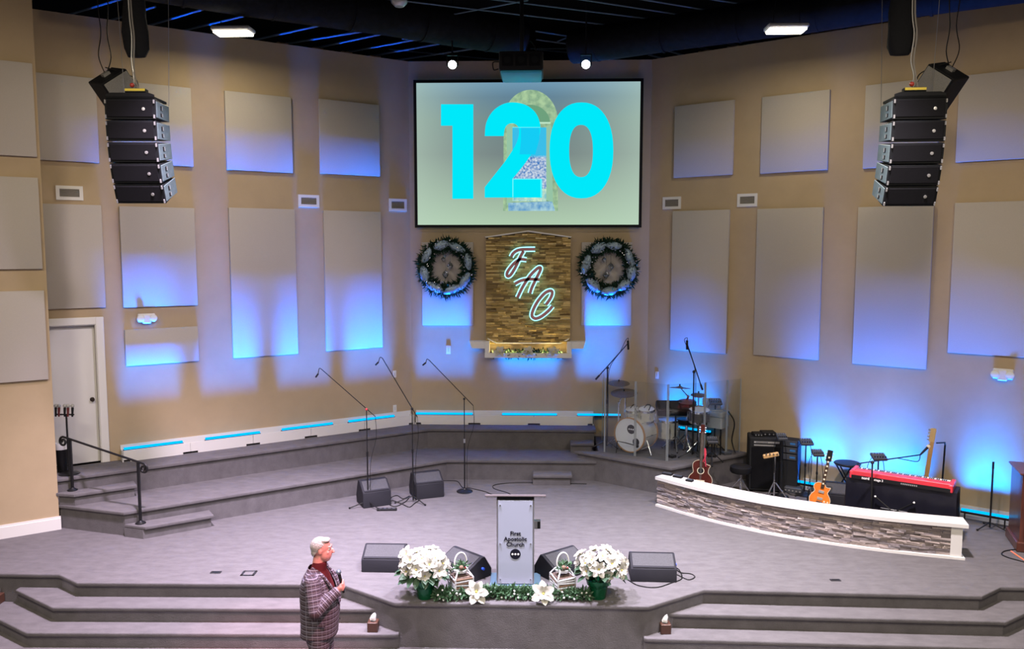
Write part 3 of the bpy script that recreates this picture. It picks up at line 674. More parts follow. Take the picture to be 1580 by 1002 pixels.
# high-bay lights
M_hb = emat('highbay_glow', (1.0, .93, .70), 14)
def highbay(px, py, Y, label):
    p = pY(px, py, Y); t = thing('high_bay_light', label, 'ceiling light', p)
    MB().box(-.30, .30, -.15, .15, 0, .07, bev=.02).build('housing', M_white, t)
    MB().box(-.27, .27, -.13, .13, -.035, 0, bev=.012).build('diffuser', M_hb, t)
    for x in (-.2, .2): MB().cyl((x, 0, .07), (x * .3, 0, 9.0 - p.z), .006, n=5).build('hanger', M_blackm, t)
    l = bpy.data.lights.new('high_bay_lamp', 'AREA'); l.shape = 'RECTANGLE'; l.size = .55; l.size_y = .26; l.energy = 45; l.color = (1, .86, .6)
    o = bpy.data.objects.new('high_bay_lamp', l); COL.objects.link(o); o.parent = t; o.location = (0, 0, -.045)
highbay(360, 50, 12.6, 'bright rectangular ceiling light over the left wall'); highbay(1213, 46, 12.6, 'bright rectangular ceiling light over the right wall')
# small spots either side of the projector
M_sp = emat('spot_glow', (.85, .93, 1.0), 30)
def spot(px, py, label):
    p = pY(px, py, 14.2); t = thing('spot_light', label, 'spotlight', p)
    Mx = Matrix.Rotation(R(-65), 4, 'X')
    MB().lathe([(.0, .17), (.05, .16), (.06, .06), (.085, 0), (.075, 0), (.05, .05), (0, .06)], 16, Mx).build('can', M_blackm, t)
    MB().lathe([(0, -.004), (.07, -.004), (.07, .004), (0, .004)], 16, Mx).build('lens', M_sp, t)
    MB().box(-.1, -.085, -.02, .02, -.02, .16).box(.085, .1, -.02, .02, -.02, .16).box(-.1, .1, -.02, .02, .15, .17).build('yoke', M_blackm, t)
    MB().cyl((0, 0, .16), (0, 0, 9.0 - p.z), .014, n=6).build('stem', M_blackm, t)
    l = bpy.data.lights.new('spot_lamp', 'SPOT'); l.energy = 160; l.color = (.9, .95, 1); l.spot_size = R(70); l.spot_blend = .8
    o = bpy.data.objects.new('spot_lamp', l); COL.objects.link(o); o.parent = t; o.location = (0, -.08, -.05); o.rotation_euler = (R(-40), 0, 0)
spot(698, 100, 'small bright spotlight left of the projector'); spot(904, 99.5, 'small bright spotlight right of the projector')
# projector
def projector():
    p = pY(805, 122, 12.0); t = thing('projector', 'black ceiling projector on a pole with underside coloured as if lit blue', 'projector', p)
    W = .31
    MB().box(-W, W, -.42, .3, .04, .30, bev=.025, seg=2).build('body', M_black, t)
    MB().box(-W + .02, W - .02, -.40, .28, 0, .05, bev=.03, seg=2).build('bottom_shell', mat('shell_painted_blue_light', (.03, .42, .62), .4), t)  # blue light on the underside is painted in as the shell colour
    for x in (-.19, 0, .19):
        g = MB().box(x - .08, x + .08, -.428, -.41, .09, .26, bev=.006).build('vent_grille', M_grille, t)
        MB().lathe([(0, 0), (.045, 0), (.05, .01), (0, .012)], 14, Matrix.Translation((x, -.428, .175)) @ Matrix.Rotation(R(90), 4, 'X')).build('fan', M_cab, g)
    MB().cyl((0, 0, .3), (0, 0, 9.0 - p.z), .03, n=10).build('pole', M_blackm, t)
    MB().box(-.12, .12, -.12, .12, .30, .34).build('mount_plate', M_blackm, t)
    MB().cyl((0, .29, .17), (0, .33, .17), .07, n=16).build('lens', M_black, t)
    MB().tube(spline([(-W, -.2, .2), (-W - .09, -.25, .18), (-W - .08, -.25, .08), (-W - .02, -.2, .1)], 5), .008).tube(spline([(.05, -.1, .34), (.12, -.15, .5), (.22, -.1, .36), (.2, 0, .33)], 5), .008).build('cable', M_cable, t)
projector()
# line arrays
def line_array(px, py, mir, label):
    Y = 10.3; p = pY(px, py, Y)
    t = thing('line_array', label, 'speaker array', p, R(3 * mir))
    W, D, H = .315, .42, .252
    z = 0.0; y0 = -.2; ang = 0.0
    bolt = MB().box(-.007, .007, -.010, .010, -.022, .022).mesh('pin', mat('pin_grey', (.25, .25, .25), .5))
    for i, a in enumerate((0, 4, 9, 15, 21)):
        M = Matrix.Translation((0, y0, z)) @ Matrix.Rotation(R(a), 4, 'X')
        cab = MB()
        v = [(-W, 0, -H), (W, 0, -H), (W, D, -H + .03), (-W, D, -H + .03), (-W, 0, 0), (W, 0, 0), (W, D, -.03), (-W, D, -.03)]
        cab.hexa(v); bmesh.ops.bevel(cab.bm, geom=list(cab.bm.edges), offset=.008, segments=1, affect='EDGES')
        o = cab.build('speaker_cabinet', M_cab, t); o.matrix_local = M
        MB().box(-W + .03, W - .03, -.012, 0, -H + .03, -.02, bev=.005).build('grille', M_grille, o)
        MB().lathe([(0, 0), (.020, 0), (.020, .006), (0, .008)], 14, Matrix.Translation((.17, -.012, -H * .5)) @ Matrix.Rotation(R(90), 4, 'X')).build('badge', M_logo, o)
        for sx in (-1, 1):
            MB().box(sx * W - .006, sx * W + .006, .015, D - .015, -H + .025, -.025, bev=.004).build('side_plate', M_cabside, o)
            MB().box(sx * W - .009, sx * W + .009, .13, .19, -.12, -.06, bev=.004).box(sx * W - .009, sx * W + .009, .13, .19, -.20, -.15, bev=.004).build('handle_recess', M_black, o)
            MB().box(sx * W - .011, sx * W + .011, .17, .195, -.115, -.065).box(sx * W - .011, sx * W + .011, .17, .195, -.195, -.155).build('handle', M_logo, o)
            for zz in (-.035, -H + .035): link('pin', bolt, o, (sx * (W - .015), -.01, zz))
        # next cabinet hangs from this one's lower edge
        low = M @ Vector((0, 0, -H - .012)); y0, z = low.y, low.z
    MB().vprism([(-W + .02, 0), (W - .02, 0), (W - .02, .055), (W - .08, .075), (-W + .08, .075), (-W + .02, .055)], -.2, -.17).box(-W + .02, W - .02, -.2, .2, .0, .03).build('bumper_frame', M_cab, t)
    MB().box(-.13, .13, -.04, .06, .10, .16, bev=.01).build('hoist_body', M_cab, t)
    MB().box(-.125, .125, -.046, -.035, .125, .155).build('hazard_stripe', mat('hazard_yellow', (.8, .65, .08), .5), t)
    MB().box(-.02, .02, -.02, .02, .03, .11).build('hoist_bracket', M_cab, t)
    MB().tube(spline([(-.03, 0, .16), (-.02, -.02, .3), (-.05, .01, .5), (-.03, 0, .8), (-.06, .02, 1.2), (-.05, 0, 2.6)], 5), .009).build('chain', M_steel, t)
    MB().tube(spline([(.05, 0, .1), (.0, -.02, .3), (-.02, .01, .5), (.0, 0, .8), (-.03, .02, 1.2), (-.04, 0, 2.6)], 5), .011).build('signal_cable', mat('cable_white', (.22, .21, .20), .6), t)
    MB().ball((-.04, -.02, .2), .03, n=8, m=6).build('shackle', mat('shackle_red', (.45, .05, .04), .4), t)
    for sx, sy in ((-.35, .3), (.38, .25)): MB().cyl((sx * .8, sy, -.02), (sx * 1.05, sy, 2.8), .004, n=4).build('safety_wire', M_steel, t)
    b = thing('chain_motor_bag', 'black chain bag hanging above the %s speaker array' % ('left' if mir > 0 else 'right'), 'bag', p + Vector((-.04 if mir > 0 else -.14, .12, .58)))
    rg = [[(w_ * math.cos(a) * (1 + .1 * math.sin(3 * a + zz * 9)), w_ * .6 * math.sin(a), zz) for a in [2 * math.pi * k / 14 for k in range(14)]] for zz, w_ in ((0, .11), (.1, .16), (.3, .165), (.5, .15), (.8, .13))]
    MB().loft(rg).build('bag_body', mat('bag_cloth', (.012, .013, .016), .9, bump=.5, bscale=20), b); MB().cyl((0, 0, .79), (0, 0, 9.0 - p.z - .58), .02, n=6).build('strap', M_blackm, b)
line_array(211, 157, 1, 'left hanging array of five black speakers'); line_array(1410, 156, -1, 'right hanging array of five black speakers')
def side_fill(pc, mir, label, corner):
    p = pY(*corner, 10.9); t = thing('hanging_speaker', label, 'speaker', p, R(44 * mir))
    M = Matrix.Rotation(R(-38 * mir), 4, 'Y') @ Matrix.Rotation(R(14), 4, 'X')
    o = MB().box(-.20, .20, -.24, .17, -.80, 0, bev=.012).build('cabinet', M_cab, t); o.matrix_local = M
    MB().box(-.18, .18, -.255, -.24, -.78, -.02, bev=.006).build('grille', mat('grille_grey', (.20, .20, .185), .75, noise=.2, nscale=120), o)
    MB().box(-.05, .05, -.06, .02, -.005, .035).build('rigging_plate', M_logo, o)
    for dx in (-.06, .07): MB().tube(spline([(dx * .2, 0, .03), (dx * 1.2, .02, .25), (dx * .6, 0, .55), (dx, 0, 1.0), (dx, 0, 2.35)], 5), .007).build('cable', M_cable, t)
    MB().tube(spline([(0, 0, .1), (-.15 * mir * -1, -.1, .05), (.35 * mir, -.1, -.02), (.38 * mir, -.12, -.2)], 6), .008).build('loop_cable', M_cable, t)
side_fill(None, 1, 'tilted speaker hanging behind the left array', (163, 116)); side_fill(None, -1, 'tilted speaker hanging behind the right array', (1467, 108))
# ================================================================== LOW CURVED STONE WALL
HWS = [mat('ledger_%d' % i, c, .85, noise=.3, nscale=14, bump=.5, bscale=40) for i, c in enumerate(((.34, .29, .28), (.26, .22, .23), (.42, .35, .33), (.21, .18, .19), (.50, .42, .40), (.30, .27, .29)))]
def half_wall():
    ctl = [pz(x, y, 0) for x, y in ((1012, 781), (1055, 794), (1100, 806), (1175, 823), (1250, 836), (1340, 849), (1410, 857), (1466, 862.5))]
    path = spline(ctl, 12)
    L = [0]
    for a, b in zip(path, path[1:]): L.append(L[-1] + (b - a).length)
    tot = L[-1]
    def at(s):
        s = min(max(s, 0), tot - 1e-4); i = max(k for k in range(len(L)) if L[k] <= s); i = min(i, len(path) - 2)
        f = (s - L[i]) / (L[i + 1] - L[i]); p = path[i].lerp(path[i + 1], f); a, b = at_t(i), at_t(i + 1); d = a.lerp(b, f).normalized()
        return p, d
    def at_t(i): return (path[min(i + 1, len(path) - 1)] - path[max(i - 1, 0)]).normalized()
    def sweep(mb, s0, s1, y0, y1, z0, z1, n=40, taper=0):
        rings = []
        for k in range(n + 1):
            p, d = at(lin(s0, s1, k / n)); nn = Vector((-d.y, d.x, 0))
            rings.append([p + nn * y0 + Vector((0, 0, z0)), p + nn * y1 + Vector((0, 0, z0)), p + nn * y1 + Vector((0, 0, z1)), p + nn * y0 + Vector((0, 0, z1))])
        mb.loft(rings); return mb
    o0 = path[len(path) // 2]; t = thing('low_curved_wall', 'low curved wall faced with grey ledger stone and white cap', 'low wall', (0, 0, 0))
    H = .5
    sweep(MB(), .0, tot, .06, .24, 0, H - .05).build('core', mat('hw_core', (.05, .05, .05), .9), t)
    sweep(MB(), -.0, tot, -.03, .30, H - .05, H).build('cap', M_white, t)
    sweep(MB(), 0, tot, -.015, .04, 0, .035).build('base_trim', M_white, t)
    p, d = at(tot); nn = Vector((-d.y, d.x, 0))
    e = p - d * .001
    mb = MB(); q = lambda a, b, z: e + d * a + nn * b + Vector((0, 0, z))
    mb.hexa([q(0, .01, 0), q(.14, .01, 0), q(.14, .24, 0), q(0, .24, 0), q(0, .01, H - .05), q(.14, .01, H - .05), q(.14, .24, H - .05), q(0, .24, H - .05)])
    mb.hexa([q(0, -.015, 0), q(.18, -.015, 0), q(.18, .30, 0), q(0, .30, 0), q(0, -.015, .03), q(.18, -.015, .03), q(.18, .30, .03), q(0, .30, .03)])
    mb.hexa([q(0, -.03, H - .05), q(.2, -.03, H - .05), q(.2, .30, H - .05), q(0, .30, H - .05), q(0, -.03, H), q(.2, -.03, H), q(.2, .30, H), q(0, .30, H)])
    mb.build('end_post', M_white, t)
    ms = stone_meshes('stone', HWS, 2); rnd = random.Random(4)
    rows = 14; rh = (H - .05 - .035) / rows; L_ = []
    for r in range(rows):
        s = 0.0
        while s < tot - .01:
            l = min(rnd.uniform(.08, .26), tot - s)
            if tot - s - l < .05: l = tot - s
            p, d = at(s + l / 2); nn = Vector((-d.y, d.x, 0))
            L_.append((p + nn * .06 + Vector((0, 0, .035 + r * rh + .001)), math.atan2(d.y, d.x), (l - .003, rnd.uniform(.022, .05), rh - .002))); s += l
    lay_stones(t, L_, ms, rnd)
    return t
half_wall()

# ================================================================== STANDS
M_red = mat('red_mark', (.5, .04, .05), .5)
def tripod_legs(t, r, h, n=3, mt=None, a0=20, rr=.009, foot=True):
    mt = mt or M_blackm
    for i in range(n):
        a = R(a0 + 360 * i / n); c, s = math.cos(a), math.sin(a)
        lg = MB().cyl((c * .02, s * .02, h), (c * r, s * r, .015), rr, n=7).build('leg', mt, t)
        MB().ball((c * r, s * r, .016), .016, n=8, m=6).build('rubber_foot', M_black, lg)
def round_base(t, r=.14):
    MB().lathe([(0, 0), (r, 0), (r, .012), (r * .75, .03), (r * .2, .045), (.015, .06), (0, .06)], 24).build('base', M_blackm, t)
def mic_mesh(mb, p0, d, s=1.0):
    """handheld microphone pointing along d from p0 (tail)"""
    d = Vector(d).normalized(); p0 = Vector(p0); mb.cyl(p0, p0 + d * .12 * s, .011 * s, .016 * s, n=10); return mb
M_mesh = mat('mic_mesh', (.35, .36, .38), .35, .8, noise=.3, nscale=300)
def microphone(t, p0, d, s=1.0, headm=None):
    d = Vector(d).normalized(); p0 = Vector(p0)
    o = MB().cyl(p0, p0 + d * .13 * s, .011 * s, .018 * s, n=10).build('microphone', M_black, t)
    MB().ball(p0 + d * .15 * s, .026 * s, n=10, m=8).build('mic_head', headm or M_mesh, o)
    return o
def choir_stand(bx, by, jx, jy, tx, ty, hx, hy, z, label, base, tail):
    """slim boom stand with a hanging choir microphone; image points of base, joint, boom tip and microphone end"""
    p = pz(bx, by, z); t = thing('choir_mic_stand', label, 'microphone stand', p); Y = p.y
    loc = lambda px, py, dy=0: pY(px, py, Y + dy) - p
    J = loc(jx, jy); J.x = 0; J.y = 0
    if base == 'tripod': tripod_legs(t, .30, .10, a0=200)
    else: round_base(t)
    MB().cyl((0, 0, .03), (0, 0, J.z * .55), .012, n=8).build('lower_pole', M_blackm, t)
    MB().cyl((0, 0, J.z * .5), (0, 0, J.z), .008, n=8).build('upper_pole', M_blackm, t)
    MB().cyl((0, 0, J.z * .53), (0, 0, J.z * .57), .018, n=8).build('collar', M_steel if base != 'tripod' else M_blackm, t)
    MB().ball(J, .022, n=8, m=6).build('clutch', M_red if base == 'tripod' and bx < 600 else M_blackm, t)
    T = loc(tx, ty, -.35); Hh = loc(hx, hy, -.35); tl = loc(*tail, .1)
    b = MB().cyl(tl, T, .007, n=6).build('boom', M_blackm, t)
    MB().tube(spline([T, T.lerp(Hh, .25) + Vector((-.02, 0, .03)), Hh], 4), .006).build('gooseneck', M_blackm, b)
    d = (Hh - T).normalized(); MB().cyl(Hh, Hh + d * .07, .013, n=8).build('microphone', M_black, b)
    MB().tube(spline([tl, tl + Vector((.01, 0, -.35)), (0.05, .02, J.z * .45), (.04, .0, .05)], 5), .004).build('cable', M_cable, t)
choir_stand(568, 783, 566, 632, 496, 570, 491, 577, 0, 'boom microphone stand beside the left back monitor', 'tripod', (579, 643))
choir_stand(637.5, 775, 635.5, 631, 590, 553, 584, 559, 0, 'boom microphone stand between the two back monitors', 'tripod', (644, 644))
choir_stand(717, 759, 717.5, 616, 662, 556, 657, 560, 0, 'round based boom stand near the stage centre', 'round', (730, 626))
def boom_stand(base, z, joint, tip, tail, label, mic_to=None, col=None, big=True):
    p = pz(*base, z); t = thing('boom_mic_stand', label, 'microphone stand', p); Y = p.y; loc = lambda q, dy=0: pY(*q, Y + dy) - p
    J = loc(joint); J.x = J.y = 0
    tripod_legs(t, .26, .12, a0=75); MB().cyl((0, 0, .05), (0, 0, J.z), .013, n=8).build('pole', M_blackm, t); MB().cyl((0, 0, J.z * .55), (0, 0, J.z * .6), .02, n=8).build('collar', M_blackm, t)
    MB().ball(J, .03, n=8, m=6).build('clutch', M_blackm, t)
    T, L = loc(tip), loc(tail); b = MB().cyl(L, T, .010, n=7).cyl(L, L.lerp(T, .12), .018, n=7).build('boom', M_blackm, t)
    m = loc(mic_to) if mic_to else T + Vector((0, 0, -.2)); d = (m - T); mo = MB().cyl(T + d.normalized() * -.05, T + d.normalized() * d.length * .6, .020, n=10).build('microphone', M_black, b)
    MB().tube(spline([T + Vector((0, 0, .03)), T + Vector((.0, -.02, .1)), T + Vector((-.05, -.02, .05)), T.lerp(J, .4) + Vector((.0, -.02, .02)), J + Vector((.03, 0, -.05)), (.02, -.02, J.z * .5), (.02, 0, .1)], 5), .005).build('cable', M_cable, t)
boom_stand((936, 690), DZ, (936, 568), (969, 530), (919, 586), 'tall boom microphone stand left of the drums', (970, 546))
boom_stand((1068, 706), DZ, (1073, 574), (1060, 530), (1084, 602), 'tall boom microphone stand right of the drums', (1060, 546))
# bare straight stand by the right wall
p = pz(1527, 817, 0); t = thing('mic_stand', 'bare upright microphone stand in front of the right wall', 'microphone stand', p); tripod_legs(t, .24, .1, a0=200)
hh = (pY(1532, 713, p.y) - p).z; MB().cyl((0, 0, .03), (0, 0, hh * .93), .013, n=8).build('pole', M_blackm, t); MB().cyl((0, 0, hh * .9), (0, 0, hh), .016, n=8).build('clutch', M_blackm, t)
# microphone rack and white-topped bin by the door
p = pz(106, 733, .75) + Vector((-.02, .05, 0)); t = thing('microphone_rack', 'rack stand holding handheld microphones by the white door', 'microphone stand', p)
round_base(t, .15); hh = (pY(104, 640, p.y) - p).z
MB().cyl((0, 0, .05), (0, 0, hh), .014, n=8).build('pole', M_blackm, t)
MB().cyl((-.16, 0, hh), (.12, 0, hh), .012, n=8).build('rack_bar', M_blackm, t)
for i, x in enumerate((-.16, -.11, -.02, .03, .10)):
    m = MB().cyl((x, -.01, hh - .03), (x + .015, -.02, hh + .11), .013, .02, n=10).build('microphone', (M_black, mat('mic_red', (.12, .02, .02), .4))[i % 2], t); MB().ball((x + .018, -.022, hh + .14), .028, n=10, m=8).build('mic_head', mat('mic_grey', (.33, .33, .31), .5), m)
p = pz(93, 728, .75); t = thing('waste_bin', 'slim black bin with white liner beside the door', 'bin', p + Vector((.04, 0, 0)))
MB().lathe([(0, 0), (.07, 0), (.085, .42), (.08, .42), (.066, .01), (0, .01)], 18).build('bucket', M_black, t); MB().lathe([(.078, .38), (.092, .36), (.094, .44), (.086, .46), (.08, .42)], 18).build('liner', mat('liner_white', (.8, .8, .8), .6), t)

# handrail
def handrail():
    p1 = pz(112, 757, .56); p2 = pz(217, 808, .19); t = thing('handrail', 'black iron handrail with scrolled ends on the side stairs', 'handrail', p1)
    P2 = p2 - p1; h1 = (pY(110, 678, p1.y) - p1).z; h2 = (pY(216, 713, p2.y) - p2).z
    for P, h in ((Vector((0, 0, 0)), h1), (P2, h2)):
        o = MB().box(-.018, .018, -.018, .018, .02, h, bev=.004, M=Matrix.Translation(P)).build('post', M_blackm, t)
        MB().lathe([(0, 0), (.075, 0), (.075, .01), (.04, .03), (.025, .045), (0, .045)], 12, Matrix.Translation(P)).build('base_plate', M_blackm, o)
    a, b = Vector((0, 0, h1)), P2 + Vector((0, 0, h2)); d = (b - a).normalized(); hd = Vector((d.x, d.y, 0)).normalized()
    def scroll(c0, s):  # spiral in the rail's vertical plane, s = outward sign
        pts = []
        for i in range(22):
            th = i / 21 * 2 * math.pi * 1.35; r = .075 * (1 - i / 21 * .75)
            pts.append(c0 + hd * s * (math.sin(th) * r) + Vector((0, 0, -.075 + math.cos(th) * r)))
        return pts
    pts = scroll(a - d * .14 + Vector((0, 0, .0)), -1)[::-1] + [a, a.lerp(b, .5), b] + scroll(b + d * .10, 1)
    MB().tube(pts, .017, 8).build('rail', M_blackm, t)
handrail()

# ================================================================== MONITORS
M_mon = mat('monitor_paint', (.022, .022, .028), .65, bump=.25, bscale=120)
M_mong = mat('monitor_grille', (.045, .045, .052), .7, noise=.55, nscale=140)
def wedge(p, rz, label, W, prof, gr):
    """prof: side profile (y,z) ; gr: index of profile edge carrying the grille"""
    t = thing('floor_monitor', label, 'floor monitor', p, rz, 'floor monitors')
    mb = MB(); mb.loft([[(x, y, z) for y, z in prof] for x in (-W / 2, W / 2)]); bmesh.ops.bevel(mb.bm, geom=list(mb.bm.edges), offset=.008, segments=1, affect='EDGES'); mb.build('cabinet', M_mon, t)
    (y0, z0), (y1, z1) = prof[gr], prof[(gr + 1) % len(prof)]; e = Vector((0, y1 - y0, z1 - z0)); n = Vector((0, e.z, -e.y)).normalized(); c = sum((Vector((0, y, z)) for y, z in prof), Vector()) / len(prof)
    if (Vector((0, y0, z0)) - c).dot(n) < 0: n = -n
    a, b = Vector((0, y0, z0)) + e * .06, Vector((0, y0, z0)) + e * .94; w_ = W / 2 - .03
    mb = MB(); q = lambda x, v, o: Vector((x, v.y, v.z)) + n * o
    mb.hexa([q(-w_, a, -.01), q(w_, a, -.01), q(w_, b, -.01), q(-w_, b, -.01), q(-w_, a, .008), q(w_, a, .008), q(w_, b, .008), q(-w_, b, .008)]); g = mb.build('grille', M_mong, t)
    q0 = e.normalized() * .03
    MB().hexa([q(-w_, b - q0, .007), q(w_, b - q0, .007), q(w_, b, .007), q(-w_, b, .007), q(-w_, b - q0, .012), q(w_, b - q0, .012), q(w_, b, .012), q(-w_, b, .012)]).build('trim_bar', M_mon, g)
    MB().cyl((W / 2, .05, .14), (W / 2 + .03, .05, .14), .018, n=10).build('connector', mat('connector_blue', (.03, .10, .75), .4), t)
    return t
# slanted face toward the camera (back of the wedge is the low front)
PA = [(-.20, 0), (.22, 0), (.22, .10), (.10, .285), (.05, .29), (-.20, .17)]
PB = [(-.20, 0), (.20, 0), (.24, .12), (.12, .40), (.02, .40), (-.20, .25)]
def mon_at(bx, by, rz, label, W, prof, gr, dy=.22): p = pz(bx, by, 0); p = p + Vector((-math.sin(rz), math.cos(rz), 0)) * dy; wedge(p, rz, label, W, prof, gr)
mon_at(590, 885, R(0), 'front floor monitor left of the white poinsettias', .56, PA, 4)
mon_at(1009, 900, R(-1), 'front floor monitor with blue connector right of the poinsettias', .58, PA, 4)
mon_at(690, 897, R(-42), 'floor monitor half hidden behind the left poinsettia', .56, PA, 4, .3)
mon_at(890, 896, R(40), 'floor monitor half hidden behind the right poinsettia', .56, PA, 4, .3)
mon_at(583, 783, R(28), 'back floor monitor beside the leftmost boom stand', .47, PB, 4)
mon_at(664, 770, R(24), 'back floor monitor right of the middle boom stand', .50, PB, 4)
p = pz(1296, 784, 0); wedge(p, R(-20), 'dark floor monitor between electric guitar and keyboard', .5, PB, 4)

# ================================================================== DRUMS
M_shell = mat('drum_shell', (.62, .60, .55), .3, noise=.12, nscale=6, coat=.3)
M_head = mat('drum_head', (.82, .83, .84), .4)
M_hoop = mat('wood_hoop', (.50, .27, .10), .4)
M_cym = mat('cymbal_bronze', (.14, .105, .06), .5, .2, noise=.15, nscale=8)
M_grey = mat('dark_shell', (.13, .12, .12), .4, noise=.3, nscale=12)
def drum(parent, c, axis, r, depth, shell, hoopm, name='drum_shell', lugs=8, headm=None):
    """axis points out of the shown head; c is the centre of that head"""
    q = Vector(axis).to_track_quat('Z', 'Y').to_matrix().to_4x4(); M = Matrix.Translation(c) @ q
    o = MB().lathe([(0, -depth), (r, -depth), (r, 0), (0, 0)], 28, M).build(name, shell, parent)
    MB().lathe([(0, .001), (r * .98, .001), (r * .98, .006), (0, .006)], 28, M).build('head', headm or M_head, o)
    for z in (.0, -depth): MB().lathe([(r * .985, z - .02), (r * 1.04, z - .02), (r * 1.04, z + .02), (r * .985, z + .02)], 28, M).build('hoop', hoopm, o)
    mb = MB()
    lug = MB().box(r, r + .025, -.01, .01, -depth * .5 - .03, -depth * .5 + .03).box(r + .02, r + .03, -.004, .004, -depth + .02, -.02).mesh('lug', M_chrome)
    for i in range(lugs):
        l = link('lug', lug, o); l.matrix_local = M @ Matrix.Rotation(2 * math.pi * i / lugs, 4, 'Z')
    return o, M
def bass_drum():
    p = pz(972, 701, DZ); p.y += .1; t = thing('bass_drum', 'white bass drum with round dot logo and two mounted toms', 'drum', p)
    ax = Vector((-math.sin(R(38)), -math.cos(R(38)), 0)); r = .31
    o, M = drum(t, Vector((0, 0, r + .02)), ax, r, .46, M_shell, M_hoop, 'bass_shell')
    # printed logo on the head: black disc with three white dots; black port hole
    b = MB().lathe([(0, .0065), (.085, .0065), (.085, .008), (0, .008)], 28, M @ Matrix.Translation((.035, .11, 0))).build('logo_disc', M_black, o)
    for dx in (-.042, 0, .042): MB().lathe([(0, .0085), (.015, .0085), (.015, .0095), (0, .0095)], 12, M @ Matrix.Translation((.035 + dx, .11, 0))).build('logo_dot', M_head, o)
    MB().lathe([(0, .0065), (.07, .0065), (.07, .008), (0, .008)], 20, M @ Matrix.Translation((.14, -.11, 0))).build('port_hole', M_black, o)
    s = Vector((-ax.y, ax.x, 0))
    for k in (-1, 1):
        a = -ax * .12 + s * k * r * .9 + Vector((0, 0, .28)); MB().cyl(a, a + s * k * .14 + ax * .06 + Vector((0, 0, -.27)), .010, n=8).build('spur', M_chrome, t)
    for k, (dx, rr, hz) in enumerate(((-.09, .14, .68), (.20, .15, .72))):
        c = -ax * .22 + s * dx * 1.0 + Vector((0, 0, hz)); tilt = (Vector((0, 0, 1)) - ax * -.25 + Vector((.1, 0, 0))).normalized()
        drum(t, c + Vector((.02, .06, .06)), tilt, rr, .20, M_shell, M_chrome, 'rack_tom', 6); MB().cyl(-ax * .22 + Vector((0, 0, .56)), c + Vector((0, .05, -.12)), .012, n=8).build('tom_mount', M_chrome, t)
        MB().tube(spline([c + Vector((.05, 0, .05)), c + Vector((.08, -.03, .15)), c + Vector((.02, -.03, .17)), c + Vector((-.03, 0, .1))], 4), .008).build('clip_mic', M_black, t)
    # kick microphone on a low arm
    MB().tube([Vector((-.26, -.22, .05)), Vector((-.24, -.2, .26)), Vector((-.08, -.16, .22)), Vector((.10, -.16, .17))], .010).build('kick_mic_arm', M_blackm, t); MB().ball((.12, -.14, .16), .035, n=10, m=8).build('kick_mic', M_black, t)
bass_drum()
def cymbal_stand(base, z, top, r, label, tilt=(0, -.15, 1), boom=None, pair=False, blue=False):
    p = pz(*base, z); t = thing('cymbal_stand', label, 'cymbal', p); Y = p.y; T = pY(*top, Y) - p
    tripod_legs(t, .22, .22, mt=M_chrome, a0=40, rr=.011)
    if boom: J = pY(*boom, Y) - p; J.x = J.y = 0
    else: J = Vector((0, 0, T.z)); T.x = T.y = 0
    MB().cyl((0, 0, .05), (0, 0, J.z), .013, n=8).build('pole', M_chrome, t)
    for f in (.45, .75): MB().cyl((0, 0, J.z * f), (0, 0, J.z * f + .04), .022, n=8).build('clamp', M_chrome, t)
    if boom: MB().cyl(J, T, .010, n=8).build('boom', M_chrome, t); MB().ball(J, .028, n=8, m=6).build('tilter', M_chrome, t)
    q = Vector(tilt).to_track_quat('Z', 'Y').to_matrix().to_4x4()
    for k in range(2 if pair else 1):
        c = MB().lathe([(.012, .028), (r * .12, .026), (r * .2, .010), (r * .6, 0), (r, -.012), (r, -.015), (r * .6, -.004), (.012, .02)], 32, Matrix.Translation(T - Vector((0, 0, .04 * k))) @ q).build('cymbal', M_cym, t)
        MB().cyl(T + Vector((0, 0, .02)), T + Vector((0, 0, .06)), .014, n=8).build('wing_nut', M_black, c)
cymbal_stand((964, 684), DZ, (955, 591), .205, 'upper crash cymbal left of the drum kit', boom=(952, 605))
cymbal_stand((954, 690), DZ, (963, 606), .25, 'large ride cymbal just above the left tom', tilt=(-.05, -.18, 1), boom=(960, 622))
cymbal_stand((1060, 692), DZ, (1049, 598), .20, 'crash cymbal on a bent arm behind the black pads', tilt=(.05, .12, 1), boom=(1060, 612))
cymbal_stand((1059, 694), DZ, (1059, 619), .17, 'hi-hat pair lit blue right of the black pads', pair=True)
cymbal_stand((1076, 696), DZ, (1078, 609), .14, 'small splash cymbal beside the right boom stand')
# snare / floor tom with dark shell
p = pz(1078, 700, DZ); t = thing('snare_drum', 'dark shelled snare drum on a chrome stand behind acoustic guitar', 'drum', p); c = pY(1078, 633, p.y) - p
drum(t, Vector((0, 0, c.z)), (0, -.15, 1), .19, .20, M_grey, M_chrome, 'snare_shell', 8); tripod_legs(t, .22, .22, mt=M_chrome, a0=60, rr=.01); MB().cyl((0, 0, .05), (0, 0, c.z - .2), .013, n=8).build('pole', M_chrome, t)
p = pz(1003, 668, DZ) ; p = Vector((2.62, 15.0, DZ)); t = thing('floor_tom', 'white floor tom behind the bass drum', 'drum', p); drum(t, Vector((0, 0, .52)), (0, 0, 1), .19, .34, M_shell, M_chrome, 'tom_shell', 8)
for i in range(3): a = R(30 + 120 * i); MB().cyl((.2 * math.cos(a), .2 * math.sin(a), .4), (.22 * math.cos(a), .22 * math.sin(a), 0), .01, n=8).build('leg', M_chrome, t)
